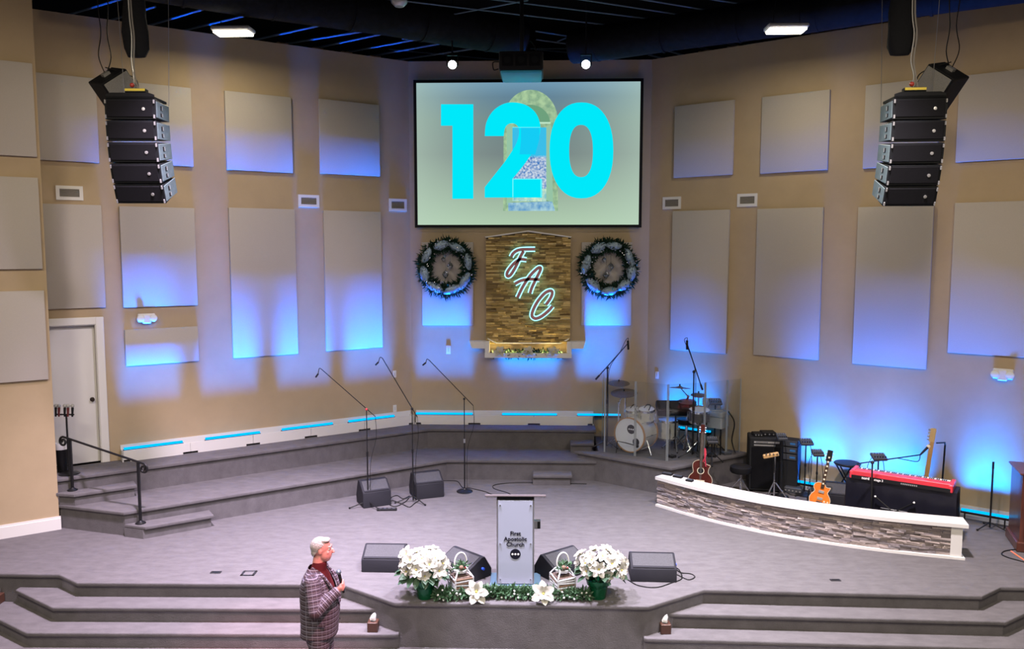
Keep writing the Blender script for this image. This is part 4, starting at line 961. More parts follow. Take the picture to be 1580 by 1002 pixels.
# black electronic pads on a rack
p = Vector((2.72, 14.80, DZ)); t = thing('percussion_pad', 'black electronic percussion pad on a rack behind the bass drum', 'percussion pad', p); 
c = pY(1038, 632, p.y) - p
MB().box(-.36, .30, -.16, .16, c.z - .04, c.z + .10, bev=.03, seg=2, M=rotm("X", R(28), (0, 0, c.z))).build('pad_body', M_black, t)
for i in range(3): MB().box(-.30 + i * .19, -.14 + i * .19, -.13, .10, c.z + .10, c.z + .115, bev=.006, M=rotm("X", R(28), (0, 0, c.z))).build('pad', mat('pad_rubber', (.035, .035, .04), .8), t)
MB().box(.20, .40, -.12, .12, c.z - .14, c.z + .02, bev=.02).build('module', M_black, t)
for i in range(3): MB().cyl((.24 + i * .06, -.12, c.z - .06), (.24 + i * .06, -.132, c.z - .06), .018, n=10).build('knob', M_steel, t)
MB().cyl((0, 0, .03), (0, 0, c.z), .016, n=8).build('pole', M_blackm, t); tripod_legs(t, .25, .25, mt=M_chrome, a0=30, rr=.011)
# drum throne
p = Vector((2.95, 15.0, DZ)); t = thing('drum_throne', 'round black drum throne behind the pads', 'stool', p); MB().lathe([(0, .46), (.17, .46), (.18, .50), (.17, .55), (0, .56)], 24).build('seat', M_black, t); MB().cyl((0, 0, .1), (0, 0, .47), .016, n=8).build('post', M_chrome, t); tripod_legs(t, .24, .25, mt=M_chrome, a0=10, rr=.012)
# small mixer on pole inside the shield
M_mix = mat('mixer_grey', (.06, .065, .08), .45)
def pole_mixer(base, z, top, label, W=.20, tilt=20, basekind='round', knobs=True):
    p = pz(*base, z); t = thing('personal_mixer', label, 'mixer', p); h = (pY(*top, p.y) - p).z
    round_base(t, .15) if basekind == 'round' else tripod_legs(t, .22, .2)
    MB().cyl((0, 0, .04), (0, 0, h), .012, n=8).build('pole', M_blackm, t); MB().cyl((0, 0, h * .55), (0, 0, h * .6), .018, n=8).build('clutch', M_blackm, t)
    Mx = rotm('X', R(tilt), (0, 0, h))
    b = MB().box(-W / 2, W / 2, -.09, .09, h, h + .045, bev=.008, M=Mx).build('mixer_body', M_mix, t)
    for i in range(5):
        for j in range(2): MB().cyl(Mx @ Vector((-W * .38 + i * W * .19, -.05 + j * .08, h + .045)), Mx @ Vector((-W * .38 + i * W * .19, -.05 + j * .08, h + .065)), .010, n=8).build('knob', M_steel if j else M_black, b)
    MB().tube(spline([(W * .3, .08, h), (W * .6, .1, h - .15), (.12, .05, h * .4), (.05, 0, .1)], 5), .005).tube(spline([(-W * .3, .08, h), (-W * .6, .1, h - .2), (-.1, .05, h * .4), (-.05, 0, .1)], 5), .005).build('cable', M_cable, t)
    return t
pole_mixer((1102, 698), DZ, (1101, 622), 'small mixer on a pole inside the drum shield', .22, basekind='tripod')
pole_mixer((1098, 716), DZ + .0, (1096, 681), 'low small mixer just behind the acoustic guitar neck', .18, basekind='tripod')
# keyboard rack with laptop
p = pz(1132, 694, DZ); p = Vector((3.38, 14.72, DZ)); t = thing('laptop_table', 'grey folding table with cables inside the drum shield', 'table', p, -WA); h = (pY(1135, 633, p.y) - p).z
M_tab = mat('table_grey', (.25, .28, .32), .5)
MB().box(-.26, .26, -.18, .18, h - .10, h, bev=.012).build('table_top', M_tab, t)
MB().box(-.24, .24, -.16, .16, h - .30, h - .10).build('apron', mat('table_cloth', (.35, .38, .42), .8), t)
for x in (-.22, .22):
    for y in (-.14, .14): MB().cyl((x, y, 0), (x, y, h - .3), .014, n=8).build('leg', M_blackm, t)
l = thing('laptop', 'open grey laptop on the table inside the drum shield', 'laptop', p + Vector((0, 0, h)), -WA + R(35)); MB().box(-.16, .16, -.11, .11, 0, .015, bev=.004).build('keyboard_deck', M_steel, l); MB().box(-.16, .16, -.005, .005, 0, .22, M=rotm('X', R(-18), (0, 0, 0)) @ Matrix.Translation((0, .11, .012))).build('display', mat('laptop_lid', (.35, .37, .40), .4), l)
MB().tube(spline([p + Vector((.25, -.1, h)), p + Vector((.36, -.15, h - .2)), p + Vector((.33, -.12, .25)), p + Vector((.38, -.2, .02))], 6), .012).build('cable_bundle', M_cable); tag(bpy.data.objects['cable_bundle'], 'thick cable bundle hanging off the laptop table', 'cable')
# pedals and clutter at the shield's foot
for i, (x, y, w_, lab) in enumerate(((1122, 686, .14, 'flat pedal box under the laptop table'), (1140, 688, .16, 'pedal box beside the cable heap'), (1036, 706, .12, 'kick pedal plate inside the shield'), (1111, 694, .10, 'small pedal near the shield foot'))):
    p = (Vector((3.30, 14.36, DZ)), Vector((3.60, 14.55, DZ)), pz(x, y, DZ), Vector((3.10, 14.30, DZ)))[i]; t = thing('effects_pedal', lab, 'pedal', p, R(20 * i)); MB().box(-w_ / 2, w_ / 2, -.07, .07, 0, .045, bev=.008).build('case', (M_black, M_mix)[i % 2], t)
    for k in (-1, 1): MB().cyl((k * w_ * .25, 0, .045), (k * w_ * .25, 0, .06), .012, n=8).build('knob', M_chrome, t)
# plexiglass shield
def plexi_mat():
    m = bpy.data.materials.new('plexiglass'); m.use_nodes = True; nt = m.node_tree; nt.nodes.clear(); o = nt.nodes.new('ShaderNodeOutputMaterial')
    tr = nt.nodes.new('ShaderNodeBsdfTransparent'); tr.inputs[0].default_value = (.93, .95, .96, 1); g = nt.nodes.new('ShaderNodeBsdfGlossy'); g.inputs['Roughness'].default_value = .04
    mx = nt.nodes.new('ShaderNodeMixShader'); mx.inputs[0].default_value = .03; nt.links.new(tr.outputs[0], mx.inputs[1]); nt.links.new(g.outputs[0], mx.inputs[2]); nt.links.new(mx.outputs[0], o.inputs[0]); return m
M_plexi = plexi_mat(); M_edge = mat('plexi_edge', (.30, .33, .35), .3)
def shield():
    foot = [pz(929, 680, DZ), pz(932, 698, DZ), pz(979.5, 704.5, DZ), pz(1029, 712, DZ), pz(1086, 707, DZ), pz(1120, 701, DZ), Vector((3.88, 14.70, DZ))]
    t = thing('drum_shield', 'clear folding plexiglass drum shield on the drum platform', 'drum shield', foot[3]); H = 1.36
    for a, b in zip(foot, foot[1:]):
        a, b = a - foot[3], b - foot[3]; d = (b - a).normalized(); n = Vector((-d.y, d.x, 0)) * .005
        a2, b2 = a + d * .012, b - d * .012
        q = lambda p, s, z: p + n * s + Vector((0, 0, z))
        pn = MB().hexa([q(a2, -1, .004), q(b2, -1, .004), q(b2, 1, .004), q(a2, 1, .004), q(a2, -1, H), q(b2, -1, H), q(b2, 1, H), q(a2, 1, H)]).build('panel', M_plexi, t, smooth=False)
        for e in (a2, b2): MB().hexa([q(e - d * .007, -1.2, .004), q(e + d * .007, -1.2, .004), q(e + d * .007, 1.2, .004), q(e - d * .007, 1.2, .004), q(e - d * .007, -1.2, H), q(e + d * .007, -1.2, H), q(e + d * .007, 1.2, H), q(e - d * .007, 1.2, H)]).build('edge', M_edge, pn, smooth=False)
shield()

# ================================================================== GUITARS
def guitar_body(mb, pts, th, M):
    pts = spline([(x, y, 0) for x, y in pts], 6, closed=True); mb.prism([(p.x, p.y) for p in pts], -th / 2, th / 2, M=M); return mb
M_burst = mat('guitar_mahogany', (.075, .018, .014), .25, noise=.3, nscale=6, coat=.5)
M_side = mat('guitar_side', (.07, .02, .015), .3)
M_orange = mat('guitar_orange', (.75, .20, .03), .25, noise=.2, nscale=6, coat=.5)
M_fret = mat('fretboard', (.05, .03, .02), .5)
M_maple = mat('maple', (.62, .38, .16), .4)
M_cream = mat('binding_cream', (.75, .68, .52), .4)
def guitar_frame(p, top, lean):  # local: x across, y along the neck (up), z out of the face
    up = (top - p).normalized(); f = Vector((lean[0], lean[1], 0)); f = (f - up * f.dot(up)).normalized(); r = up.cross(f).normalized()
    return Matrix(((r.x, up.x, f.x, p.x), (r.y, up.y, f.y, p.y), (r.z, up.z, f.z, p.z), (0, 0, 0, 1)))
def stand_for_guitar(t, back):
    MB().cyl((0, .10, .0), (0, .12, .55), .010, n=7).build('stand_post', M_blackm, t)
def acoustic_guitar():
    p = pY(1080, 752, 13.3); top = pY(1085, 657, 13.42); t = thing('acoustic_guitar', 'dark red acoustic cutaway guitar on a stand before drum platform', 'guitar', p)
    M = guitar_frame(Vector((0, 0, 0)), top - p, (-.25, -1)); H = (top - p).length
    body = [(0, 0), (.13, .015), (.19, .10), (.18, .18), (.125, .25), (.13, .32), (.15, .37), (.11, .385), (.06, .41), (.03, .45), (-.05, .45), (-.12, .41), (-.135, .34), (-.12, .25), (-.18, .18), (-.19, .10), (-.13, .015)]
    o = guitar_body(MB(), body, .10, M).build('body', M_side, t)
    guitar_body(MB(), body, .004, M @ Matrix.Translation((0, 0, .052))).build('soundboard', M_burst, o)
    pts = spline([(x, y, .053) for x, y in body], 6, closed=True); MB().tube([M @ q for q in pts], .004, 5, closed=True).build('binding', M_cream, o)
    MB().lathe([(0, .055), (.047, .055), (.047, .057), (0, .057)], 20, M @ Matrix.Translation((0, .28, 0))).build('sound_hole', M_black, o); MB().lathe([(.047, .055), (.058, .055), (.058, .0575), (.047, .0575)], 24, M @ Matrix.Translation((0, .28, 0))).build('rosette', M_cream, o)
    MB().box(-.07, .07, .10, .125, .055, .067, M=M).build('bridge', M_cream, o)
    MB().box(-.026, .026, .33, H - .13, .05, .07, M=M).build('neck', M_fret, t); MB().box(-.035, .035, H - .14, H + .02, .045, .06, bev=.006, M=M).build('headstock', M_burst, t)
    for k in range(3):
        for s in (-1, 1): MB().cyl(M @ Vector((s * .035, H - .11 + k * .04, .05)), M @ Vector((s * .055, H - .11 + k * .04, .05)), .008, n=6).build('tuner', M_chrome, t)
    for s in (-.012, 0, .012): MB().box(s - .0012, s + .0012, .11, H - .1, .071, .073, M=M).build('string', M_steel, t)
    MB().tube(spline([M @ Vector((.03, .43, .06)), M @ Vector((.07, .55, .08)), M @ Vector((.05, .66, .07)), M @ Vector((.06, .50, .09)), M @ Vector((.08, .36, .07))], 6), .012).build('strap', mat('strap_red', (.5, .03, .06), .7), t)
    g = thing('guitar_stand', 'black stand under the acoustic guitar', 'guitar stand', Vector((p.x, p.y + .12, 0)))
    MB().cyl((0, .08, 0), (0, .03, .62), .012, n=7).build('post', M_blackm, g)
    for s in (-1, 1): MB().cyl((0, .06, .25), (s * .2, -.02, .0), .010, n=7).build('leg', M_blackm, g); MB().tube([(0, .05, .26), (s * .12, 0, .24), (s * .12, -.22, .24), (s * .12, -.23, .27)], .009).build('cradle_arm', M_blackm, g)
acoustic_guitar()
def electric_guitar():
    p = pY(1262, 782, 12.6); top = pY(1281, 698, 12.7); t = thing('electric_guitar', 'orange sunburst electric guitar on a stand behind the wall', 'guitar', p)
    M = guitar_frame(Vector((0, 0, 0)), top - p, (-.35, -1)); H = (top - p).length
    body = [(0, 0), (.11, .02), (.155, .10), (.14, .17), (.095, .235), (.11, .29), (.12, .33), (.09, .325), (.05, .33), (.03, .36), (-.05, .38), (-.11, .35), (-.125, .29), (-.10, .235), (-.14, .17), (-.155, .10), (-.11, .02)]
    o = guitar_body(MB(), body, .05, M).build('body', M_orange, t)
    pts = spline([(x, y, .026) for x, y in body], 6, closed=True); MB().tube([M @ q for q in pts], .004, 5, closed=True).build('binding', M_cream, o)
    for y in (.13, .24): MB().box(-.04, .04, y - .02, y + .02, .025, .04, bev=.003, M=M).build('pickup', M_logo, o)
    MB().box(-.045, .045, .075, .09, .025, .045, M=M).build('bridge', M_chrome, o); 
    for x, y in ((.09, .06), (.12, .10), (.07, .10)): MB().cyl(M @ Vector((x, y, .025)), M @ Vector((x, y, .045)), .012, n=10).build('knob', M_cream, o)
    MB().box(-.024, .024, .30, H - .14, .02, .045, M=M).build('neck', M_fret, t)
    for k in range(7): y = .36 + k * .07; MB().box(-.012, .012, y, y + .025, .045, .0465, M=M).build('inlay', M_cream, t)
    MB().box(-.042, .042, H - .15, H + .03, .015, .035, bev=.008, M=M).build('headstock', M_black, t)
    for k in range(3):
        for s in (-1, 1): MB().cyl(M @ Vector((s * .042, H - .12 + k * .05, .025)), M @ Vector((s * .062, H - .12 + k * .05, .025)), .009, n=6).build('tuner', M_chrome, t)
    g = thing('guitar_stand', 'black stand behind the orange electric guitar', 'guitar stand', Vector((p.x, p.y + .14, 0)))
    MB().tube([(-.14, 0, 0), (-.10, 0, .40), (.12, 0, .42), (.16, 0, 0)], .011).build('frame', M_blackm, g)
    for s in (-1, 1): MB().tube([(s * .10, 0, .2), (s * .10, -.22, .17), (s * .10, -.23, .20)], .009).build('cradle_arm', M_blackm, g)
electric_guitar()
def bass_guitar():
    p = Vector((pY(1422, 740, 12.45).x, 12.45, .15)); top = pY(1440, 664, 12.5); t = thing('bass_guitar', 'bass guitar with pale headstock standing behind the red keyboard', 'guitar', p)
    M = guitar_frame(Vector((0, 0, 0)), top - p, (-.2, -1)); H = (top - p).length
    body = [(0, 0), (.12, .02), (.16, .10), (.14, .20), (.10, .28), (.14, .38), (.13, .44), (.08, .38), (.03, .36), (-.04, .38), (-.10, .50), (-.15, .48), (-.13, .38), (-.10, .28), (-.15, .18), (-.16, .10), (-.12, .02)]
    guitar_body(MB(), body, .045, M).build('body', M_burst, t); MB().box(-.03, .03, .33, H - .18, .015, .04, M=M).build('neck', M_maple, t)
    MB().box(-.04, .04, .08, .11, .02, .035, M=M).build('bridge', M_chrome, t); MB().box(-.045, .04, H - .19, H + .03, .01, .03, bev=.01, M=M).build('headstock', mat('headstock_pale', (.70, .52, .28), .4), t)
    for k in range(4): MB().cyl(M @ Vector((-.045, H - .15 + k * .05, .02)), M @ Vector((-.075, H - .15 + k * .05, .02)), .012, n=8).build('tuner', M_chrome, t)
    hz = (top - p).z - .22
    g = thing('guitar_stand', 'tall black hanger stand right of the bass guitar', 'guitar stand', Vector((p.x + .36, p.y + .12, 0))); z = p.z + hz
    tripod_legs(g, .3, .2); MB().cyl((0, 0, .05), (0.03, 0, z - .02), .014, n=8).build('post', M_blackm, g); MB().tube([(.03, 0, z - .03), (.0, -.05, z + .02), (-.16, -.12, z + .03)], .012).build('hook', M_blackm, g)
bass_guitar()
# ================================================================== AMPLIFIER, STOOL, MIXERS, KEYBOARD
p = Vector((4.18, 14.08, 0)); t = thing('bass_amplifier', 'large black bass amplifier cabinet beside the drum platform', 'amplifier', p, R(-8))
M_amp = mat('amp_vinyl', (.022, .023, .026), .6, bump=.3, bscale=150)
MB().box(-.30, .26, -.22, .22, .03, .96, bev=.015).build('cabinet', M_amp, t); MB().box(-.27, .23, -.235, -.22, .07, .80, bev=.006).build('grille', M_grille, t)
MB().box(-.23, .19, -.236, -.22, .87, .90).box(-.23, .12, -.236, -.22, .82, .845).build('badge_strip', M_logo, t); MB().box(-.2, .0, -.238, -.23, .872, .898).build('badge', mat('badge_dark', (.2, .2, .2), .5), t)
for x in (-.25, .2): MB().cyl((x, -.15, 0), (x, -.15, .03), .03, n=10).build('foot', M_black, t)
for i, (dx, dy, w_, h_, lab) in enumerate(((-.16, 0, .16, .05, 'small pedal on the left of the amplifier top'), (.03, .02, .24, .07, 'black receiver box on the amplifier top'))):
    b = thing('gear_box', lab, 'audio gear', p + Vector((dx, dy, .96))); MB().box(-w_ / 2, w_ / 2, -.1, .1, 0, h_, bev=.01).build('case', M_black, b)
    for k in range(3): MB().cyl((-w_ * .3 + k * w_ * .3, -.1, h_ * .5), (-w_ * .3 + k * w_ * .3, -.112, h_ * .5), .012, n=8).build('knob', M_steel, b)
p = Vector((4.57, 13.97, 0)); t = thing('equipment_rack', 'black equipment rack with blue lit units behind the amplifier', 'rack', p, R(-30))
MB().box(-.13, .13, -.02, .25, 0, .90, bev=.01).build('rack_case', M_amp, t)
for i in range(3):
    z = .56 + i * .12; u = MB().box(-.115, .115, -.035, -.02, z, z + .095, bev=.003).build('rack_unit', M_mix, t); MB().box(.0, .09, -.038, -.03, z + .03, z + .065).build('display', emat('rack_display', (.10, .30, .7), .35), u)
# black throne stool with chrome legs
p = Vector((3.66, 13.70, 0)); t = thing('round_stool', 'low black stool with chrome legs below the drum platform', 'stool', p); MB().lathe([(0, .40), (.17, .40), (.185, .43), (.18, .50), (.15, .52), (0, .525)], 24).build('seat', M_black, t); MB().cyl((0, 0, .1), (0, 0, .41), .016, n=8).build('post', M_chrome, t); tripod_legs(t, .22, .28, mt=M_chrome, a0=-90, rr=.012)
# wooden percussion block on a chrome stand with round base pole
p = pz(1194, 772, 0); t = thing('percussion_stand', 'chrome stand holding a pale wooden block before amplifier', 'percussion stand', p); h = (pY(1194, 703, p.y) - p).z
MB().cyl((0, 0, .05), (0, 0, h), .014, n=8).build('pole', M_chrome, t); tripod_legs(t, .24, .3, mt=M_chrome, a0=-20, rr=.012)
MB().box(-.20, .06, -.03, .03, h - .02, h + .05, bev=.012, M=rotm('Y', R(-12), (0, 0, h))).build('wood_block', M_maple, t)
for i in range(4): MB().cyl((-.16 + i * .06, -.03, h + .03 ), (-.16 + i * .06, -.05, h + .03), .012, n=8).build('peg', M_chrome, t)
pole_mixer((1203, 767), 0, (1204, 676), 'small mixer on a pole in front of the amplifier', .16)
pole_mixer((1241, 764), 0, (1244, 684), 'taller small mixer on pole in blue light', .21)
pole_mixer((1259, 770), 0, (1261, 701), 'shorter small mixer on pole in blue light', .18)
pole_mixer((1352, 790), 0, (1350, 707), 'small mixer on pole behind the red keyboard', .22)
# folding stool
p = pz(1314, 782, 0); p.y += .25; t = thing('folding_stool', 'black round stool with crossed legs left of the keyboard', 'stool', p); h = (pY(1317, 714, p.y) - p).z
MB().lathe([(0, h - .035), (.20, h - .035), (.215, h - .015), (.2, h), (0, h + .004)], 28).build('seat', M_black, t)
for y in (-.12, .12):
    for s in (-1, 1): MB().cyl((s * .16, y, h - .03), (-s * .2, y, 0.012), .013, n=8).build('leg', M_blackm, t)
for s in (-1, 1): MB().cyl((s * .2, -.12, .012), (s * .2, .12, .012), .013, n=8).build('crossbar', M_blackm, t)
# keyboard on draped stand
def text_mesh(body, size, m, bold=.0, name='lettering', align='CENTER', ext=.002, space=1.0):
    c = bpy.data.curves.new(name, 'FONT'); c.body = body; c.size = size; c.offset = bold; c.extrude = ext; c.align_x = align; c.space_line = space; c.resolution_u = 3
    o = bpy.data.objects.new(name, c); COL.objects.link(o); bpy.context.view_layer.update(); me = bpy.data.meshes.new_from_object(o.evaluated_get(bpy.context.evaluated_depsgraph_get())); bpy.data.objects.remove(o); me.materials.clear(); me.materials.append(m); return me
def keyboard():
    a, b = pz(1320, 790, 0), pz(1477, 802, 0)
    c = (a + b) / 2; d = (b - a); d.z = 0; d.normalize(); rz = R(-33)
    c = Vector((5.58, 11.92, 0))
    t = thing('keyboard_table', 'keyboard stand covered with a shiny black cloth', 'table', c, rz)
    h = .77
    m = mat('satin_black', (.012, .012, .02), .28, bump=.15, bscale=6)
    rnd = random.Random(2); n = 60; W, D = .74, .20
    prof = []
    for k in range(n):
        u = k / n * 4; e = int(u); f = u - e
        P = [(-W, -D), (W, -D), (W, D), (-W, D)]; x0, y0 = P[e]; x1, y1 = P[(e + 1) % 4]; prof.append((lin(x0, x1, f), lin(y0, y1, f)))
    rings = []
    for z, amp in ((0, .028), (h * .5, .02), (h - .03, .006), (h, 0)):
        rings.append([(x + amp * math.sin(k * 1.7) * (1 if abs(y) < D - 1e-4 else .3), y + amp * math.sin(k * 1.9), z) for k, (x, y) in enumerate(prof)])
    MB().loft(rings).build('cloth', m, t, ang=60)
    MB().box(-W, W, -D, D, h, h + .004).build('table_board', M_black, t)
    wl = mat('print_white', (.75, .75, .75), .5)
    # white print on the cloth: a rail line with a V of struts
    zz = h - .42
    k = thing('stage_keyboard', 'red stage piano keyboard on the black draped stand', 'keyboard', c + Vector((0, 0, h + .004)), rz)
    M_redk = mat('keyboard_red', (.62, .03, .05), .35, coat=.2)
    K = Matrix.Rotation(R(0), 4, 'X')
    MB().box(-.66, .66, -.22, -.16, .0, .12, bev=.006).build('back_rail', M_redk, k); MB().box(-.66, .66, -.228, -.219, .0, .055).build('back_panel', M_black, k)
    for s in (-1, 1): MB().box(s * .66 - .03, s * .66 + .03, -.225, .16, -.0, .11, bev=.01).build('end_cheek', M_redk, k)
    MB().box(-.64, .64, -.17, .0, .06, .105).build('panel', M_redk, k); MB().box(-.63, .63, .0, .15, .03, .075).build('key_bed', M_black, k)
    wk = MB().box(-.0105, .0105, 0, .145, .075, .09, bev=.002).mesh('white_key', M_white); bk = MB().box(-.006, .006, 0, .09, .09, .105, bev=.002).mesh('black_key', M_black)
    for i in range(52): link('white_key', wk, k, (-.61 + i * .0239, .005, 0))
    for i in range(51):
        if i % 7 not in (1, 4): link('black_key', bk, k, (-.598 + i * .0239, .005, 0))
    for body, x, sz, w_ in (('nord', -.46, .055, .002), ('stage 3', -.28, .045, .001)):
        o = link('lettering', text_mesh(body, sz, wl, w_), k, (x, -.2295, .013)); o.rotation_euler = (R(90), 0, 0)
    for i in range(9): MB().box(.02 + i * .025, .036 + i * .025, -.231, -.227, .018, .04).build('socket', M_steel, k)
    tl = MB()
    # keyboard stand struts seen in front of the cloth
    s = thing('keyboard_stand_brace', 'thin metal brace standing in front of the black cloth', 'brace', c + Matrix.Rotation(rz, 3, 'Z') @ Vector((-.05, -.26, 0)), rz)
    MB().cyl((-.18, 0, .40), (.18, 0, .40), .009, n=7).build('crossbar', M_chrome, s)
    for sx in (-1, 1):
        MB().cyl((sx * .03, 0, .39), (sx * .26, 0, .56), .010, n=7).build('arm', M_blackm, s); MB().ball((sx * .26, 0, .56), .016, n=8, m=6).build('end_cap', M_pearl, s)
    MB().cyl((0, 0, .39), (.12, .02, .0), .010, n=7).build('leg', M_steel, s); MB().cyl((-.09, 0, .40), (-.10, .02, .0), .009, n=7).build('leg', M_blackm, s)
    return c
KC = keyboard()
# vocal boom over the keyboard
p = Vector((pY(1346, 760, 11.75).x, 11.75, 0)); t = thing('boom_mic_stand', 'low boom microphone stand reaching over the red keyboard', 'microphone stand', p); Y = p.y
J = pY(1346, 714, Y) - p; T = pY(1420, 702, Y + .15) - p; tl = pY(1322, 716, Y) - p; tip = pY(1433, 689, Y + .2) - p
round_base(t, .13); MB().cyl((0, 0, .04), (J.x, J.y, J.z), .012, n=8).build('pole', M_blackm, t); b = MB().cyl(tl, T, .009, n=7).build('boom', M_blackm, t); MB().ball(J, .028, n=8, m=6).build('clutch', M_blackm, t)
d = (tip - T).normalized(); mo = MB().cyl(T, T + d * .16, .013, .02, n=10).build('microphone', M_black, b); MB().ball(T + d * .18, .03, n=10, m=8).build('mic_head', M_cream, mo)
MB().tube(spline([T, T + Vector((-.03, 0, -.10)), T + Vector((-.2, 0, -.08)), T.lerp(J, .5) + Vector((0, 0, .01))], 6), .006).build('cable', M_cable, t)
# wooden cabinet at right edge
p = pz(1566, 862, 0); M_mah = mat('cabinet_mahogany', (.10, .03, .02), .35, noise=.35, nscale=5, stretch=(6, 6, .6), coat=.3)
t = thing('wooden_cabinet', 'dark reddish wooden cabinet cut by the right picture edge', 'cabinet', p + Vector((.72, .42, 0)), R(-18)); h = (pY(1572, 738, p.y) - p).z
MB().box(-.45, .45, -.32, .32, .14, h - .03).build('carcass', M_mah, t); MB().box(-.48, .48, -.35, .35, 0, .14, bev=.012).build('plinth', M_mah, t); MB().box(-.49, .49, -.36, .36, h - .03, h, bev=.01).build('top', M_mah, t)
for s in (-1, 1): MB().box(s * .22 - .18, s * .22 + .18, -.335, -.32, .2, h - .1, bev=.008).build('door_panel', M_mah, t)
# cables
def cable(label, pts, z=0.006, r=.007, m=None, name='floor_cable'):
    P = spline([pz(x, y, z) for x, y in pts], 8); o = MB().tube(P, r, 6).build(name, m or M_cable); tag(o, label, 'cable'); return o
cable('black cable trailing from the front right monitor', [(1042, 877), (1050, 884), (1066, 886), (1072, 891), (1062, 895), (1046, 888), (1040, 886)])
cable('long black cable looping in front of right floor monitor', [(948, 890), (966, 894), (985, 904), (1012, 907), (1036, 900), (1052, 893), (1048, 880), (1041, 876)])
cable('black cable snaking across stage behind the lectern', [(722, 753), (745, 758), (762, 764), (785, 768), (786, 762), (762, 754), (766, 748), (800, 745), (850, 746), (905, 747)])
cable('black cable from right back monitor to round stand', [(684, 742), (705, 743), (713, 752), (722, 754)], name='floor_cable')
cable('tangled black cables between the two back monitors', [(600, 770), (612, 765), (622, 770), (632, 766), (625, 775), (610, 782), (600, 778), (606, 773), (622, 779), (632, 783), (640, 777), (648, 772)], r=.008)
cable('black cable loop beside the wooden cabinet', [(1568, 848), (1550, 851), (1546, 856), (1556, 861), (1574, 866), (1585, 869)], r=.009)
cable('orange cable in front of the wooden cabinet', [(1560, 851), (1570, 858), (1582, 866)], r=.012, m=mat('cable_orange', (.75, .22, .12), .5))
t = thing('power_strip', 'black power strip on floor by the left back monitor', 'power strip', pz(597, 788, 0), R(5)); MB().box(-.16, .16, -.035, .035, 0, .035, bev=.006).build('case', M_black, t)
for i in range(4): MB().box(-.12 + i * .07, -.08 + i * .07, -.02, .02, .035, .038).build('socket', M_mix, t)
for i, (x, y, lab) in enumerate(((1030, 733, 'small dark pouch at left end of the white cap'), (1046, 737, 'flat black case on the white cap beside the guitar'), (1064, 743, 'small dark phone on the white cap by the guitar'))):
    t = thing('small_case', lab, 'case', pz(x, y, .5), R(-35)); w_ = (.09, .08, .06)[i]; MB().box(-w_, w_, -.045, .045, 0, .03, bev=.01).build('case_body', M_black, t); MB().box(-w_ * .8, w_ * .8, -.03, .03, .03, .034).build('flap', M_mix, t)
for i, (x, y, w_, lab) in enumerate(((1272, 764, .2, 'tangle box of cables left of the dark monitor'), (1225, 760, .15, 'small stage box on floor behind the mixer stands'))):
    t = thing('stage_box', lab, 'stage box', pz(x, y, 0), R(-30)); MB().box(-w_, w_, -.1, .1, 0, .1, bev=.01).build('case', M_mix, t)
    for k in range(5): MB().cyl((-w_ * .8 + k * w_ * .4, -.1, .05), (-w_ * .8 + k * w_ * .4, -.11, .05), .013, n=8).build('socket', M_logo, t)
    MB().tube(spline([(-w_, -.12, .05), (0, -.2, .01), (w_, -.14, .01), (w_ * 1.3, -.05, .01), (w_ * .5, -.25, .01)], 6), .008).build('cable', (mat('cable_pink', (.5, .3, .28), .6), M_cable)[i], t)
# ================================================================== LECTERN
def acrylic():
    m = bpy.data.materials.new('frosted_acrylic'); m.use_nodes = True; b = m.node_tree.nodes['Principled BSDF']
    b.inputs['Base Color'].default_value = (.44, .48, .62, 1); b.inputs['Roughness'].default_value = .22; b.inputs['IOR'].default_value = 1.4; b.inputs['Metallic'].default_value = .2
    return m
M_acr = acrylic(); M_alu = mat('brushed_aluminium', (.42, .43, .46), .35, .85, noise=.15, nscale=40, stretch=(1, 1, 12)); M_tint = mat('blue_grey_acrylic', (.10, .17, .24), .25)
def lectern():
    p = pz(795, 903, 0); t = thing('lectern', 'grey acrylic lectern with black church lettering at stage front', 'lectern', p + Vector((0, .12, 0)), R(1))
    H = 1.10; W = .215
    MB().box(-.32, .32, -.18, .22, 0, .02, bev=.005).build('base_plate', M_tint, t)
    MB().box(-W, W, -.16, -.145, .03, H, bev=.003).build('front_panel', M_acr, t)
    for s in (-1, 1): MB().box(s * W - .02, s * W + .02, -.15, -.02, .02, H, bev=.004).build('side_post', M_alu, t)
    MB().box(-W + .02, W - .02, -.03, -.02, .03, H).build('rear_panel', M_alu, t)
    for x in (-W + .025, W - .025):
        for z in (.09, .55, H - .06): MB().cyl((x, -.16, z), (x, -.172, z), .010, n=10).build('standoff', M_chrome, t)
    tp = MB().box(-.38, .38, -.15, .22, 0, .028, bev=.006, M=Matrix.Translation((0, -.03, H + .0)) @ Matrix.Rotation(R(-20), 4, 'X')).build('reading_top', mat('smoke_acrylic', (.13, .11, .12), .3), t)
    MB().box(W + .02, W + .10, -.05, .03, .70, .80, bev=.004).build('cup_holder', M_alu, t); MB().box(W + .06, W + .095, -.055, -.05, .705, .795).build('holder_slot', M_black, t)
    ink = mat('letter_black', (.01, .01, .02), .5)
    for i, s in enumerate(('First', 'Apostolic', 'Church')):
        o = link('lettering', text_mesh(s, .074, ink, .0016), t, (0, -.1625, .655 - i * .070)); o.rotation_euler = (R(90), 0, 0)
    Mx = Matrix.Translation((0, -.1605, .415)) @ Matrix.Rotation(R(90), 4, 'X')
    d = MB().lathe([(0, 0), (.066, 0), (.066, .003), (0, .003)], 32, Mx).build('logo_disc', ink, t)
    for x in (-.036, 0, .036): MB().lathe([(0, .0035), (.013, .0035), (.013, .005), (0, .005)], 14, Mx @ Matrix.Translation((x, 0, 0))).build('logo_dot', M_pearl, d)
lectern()
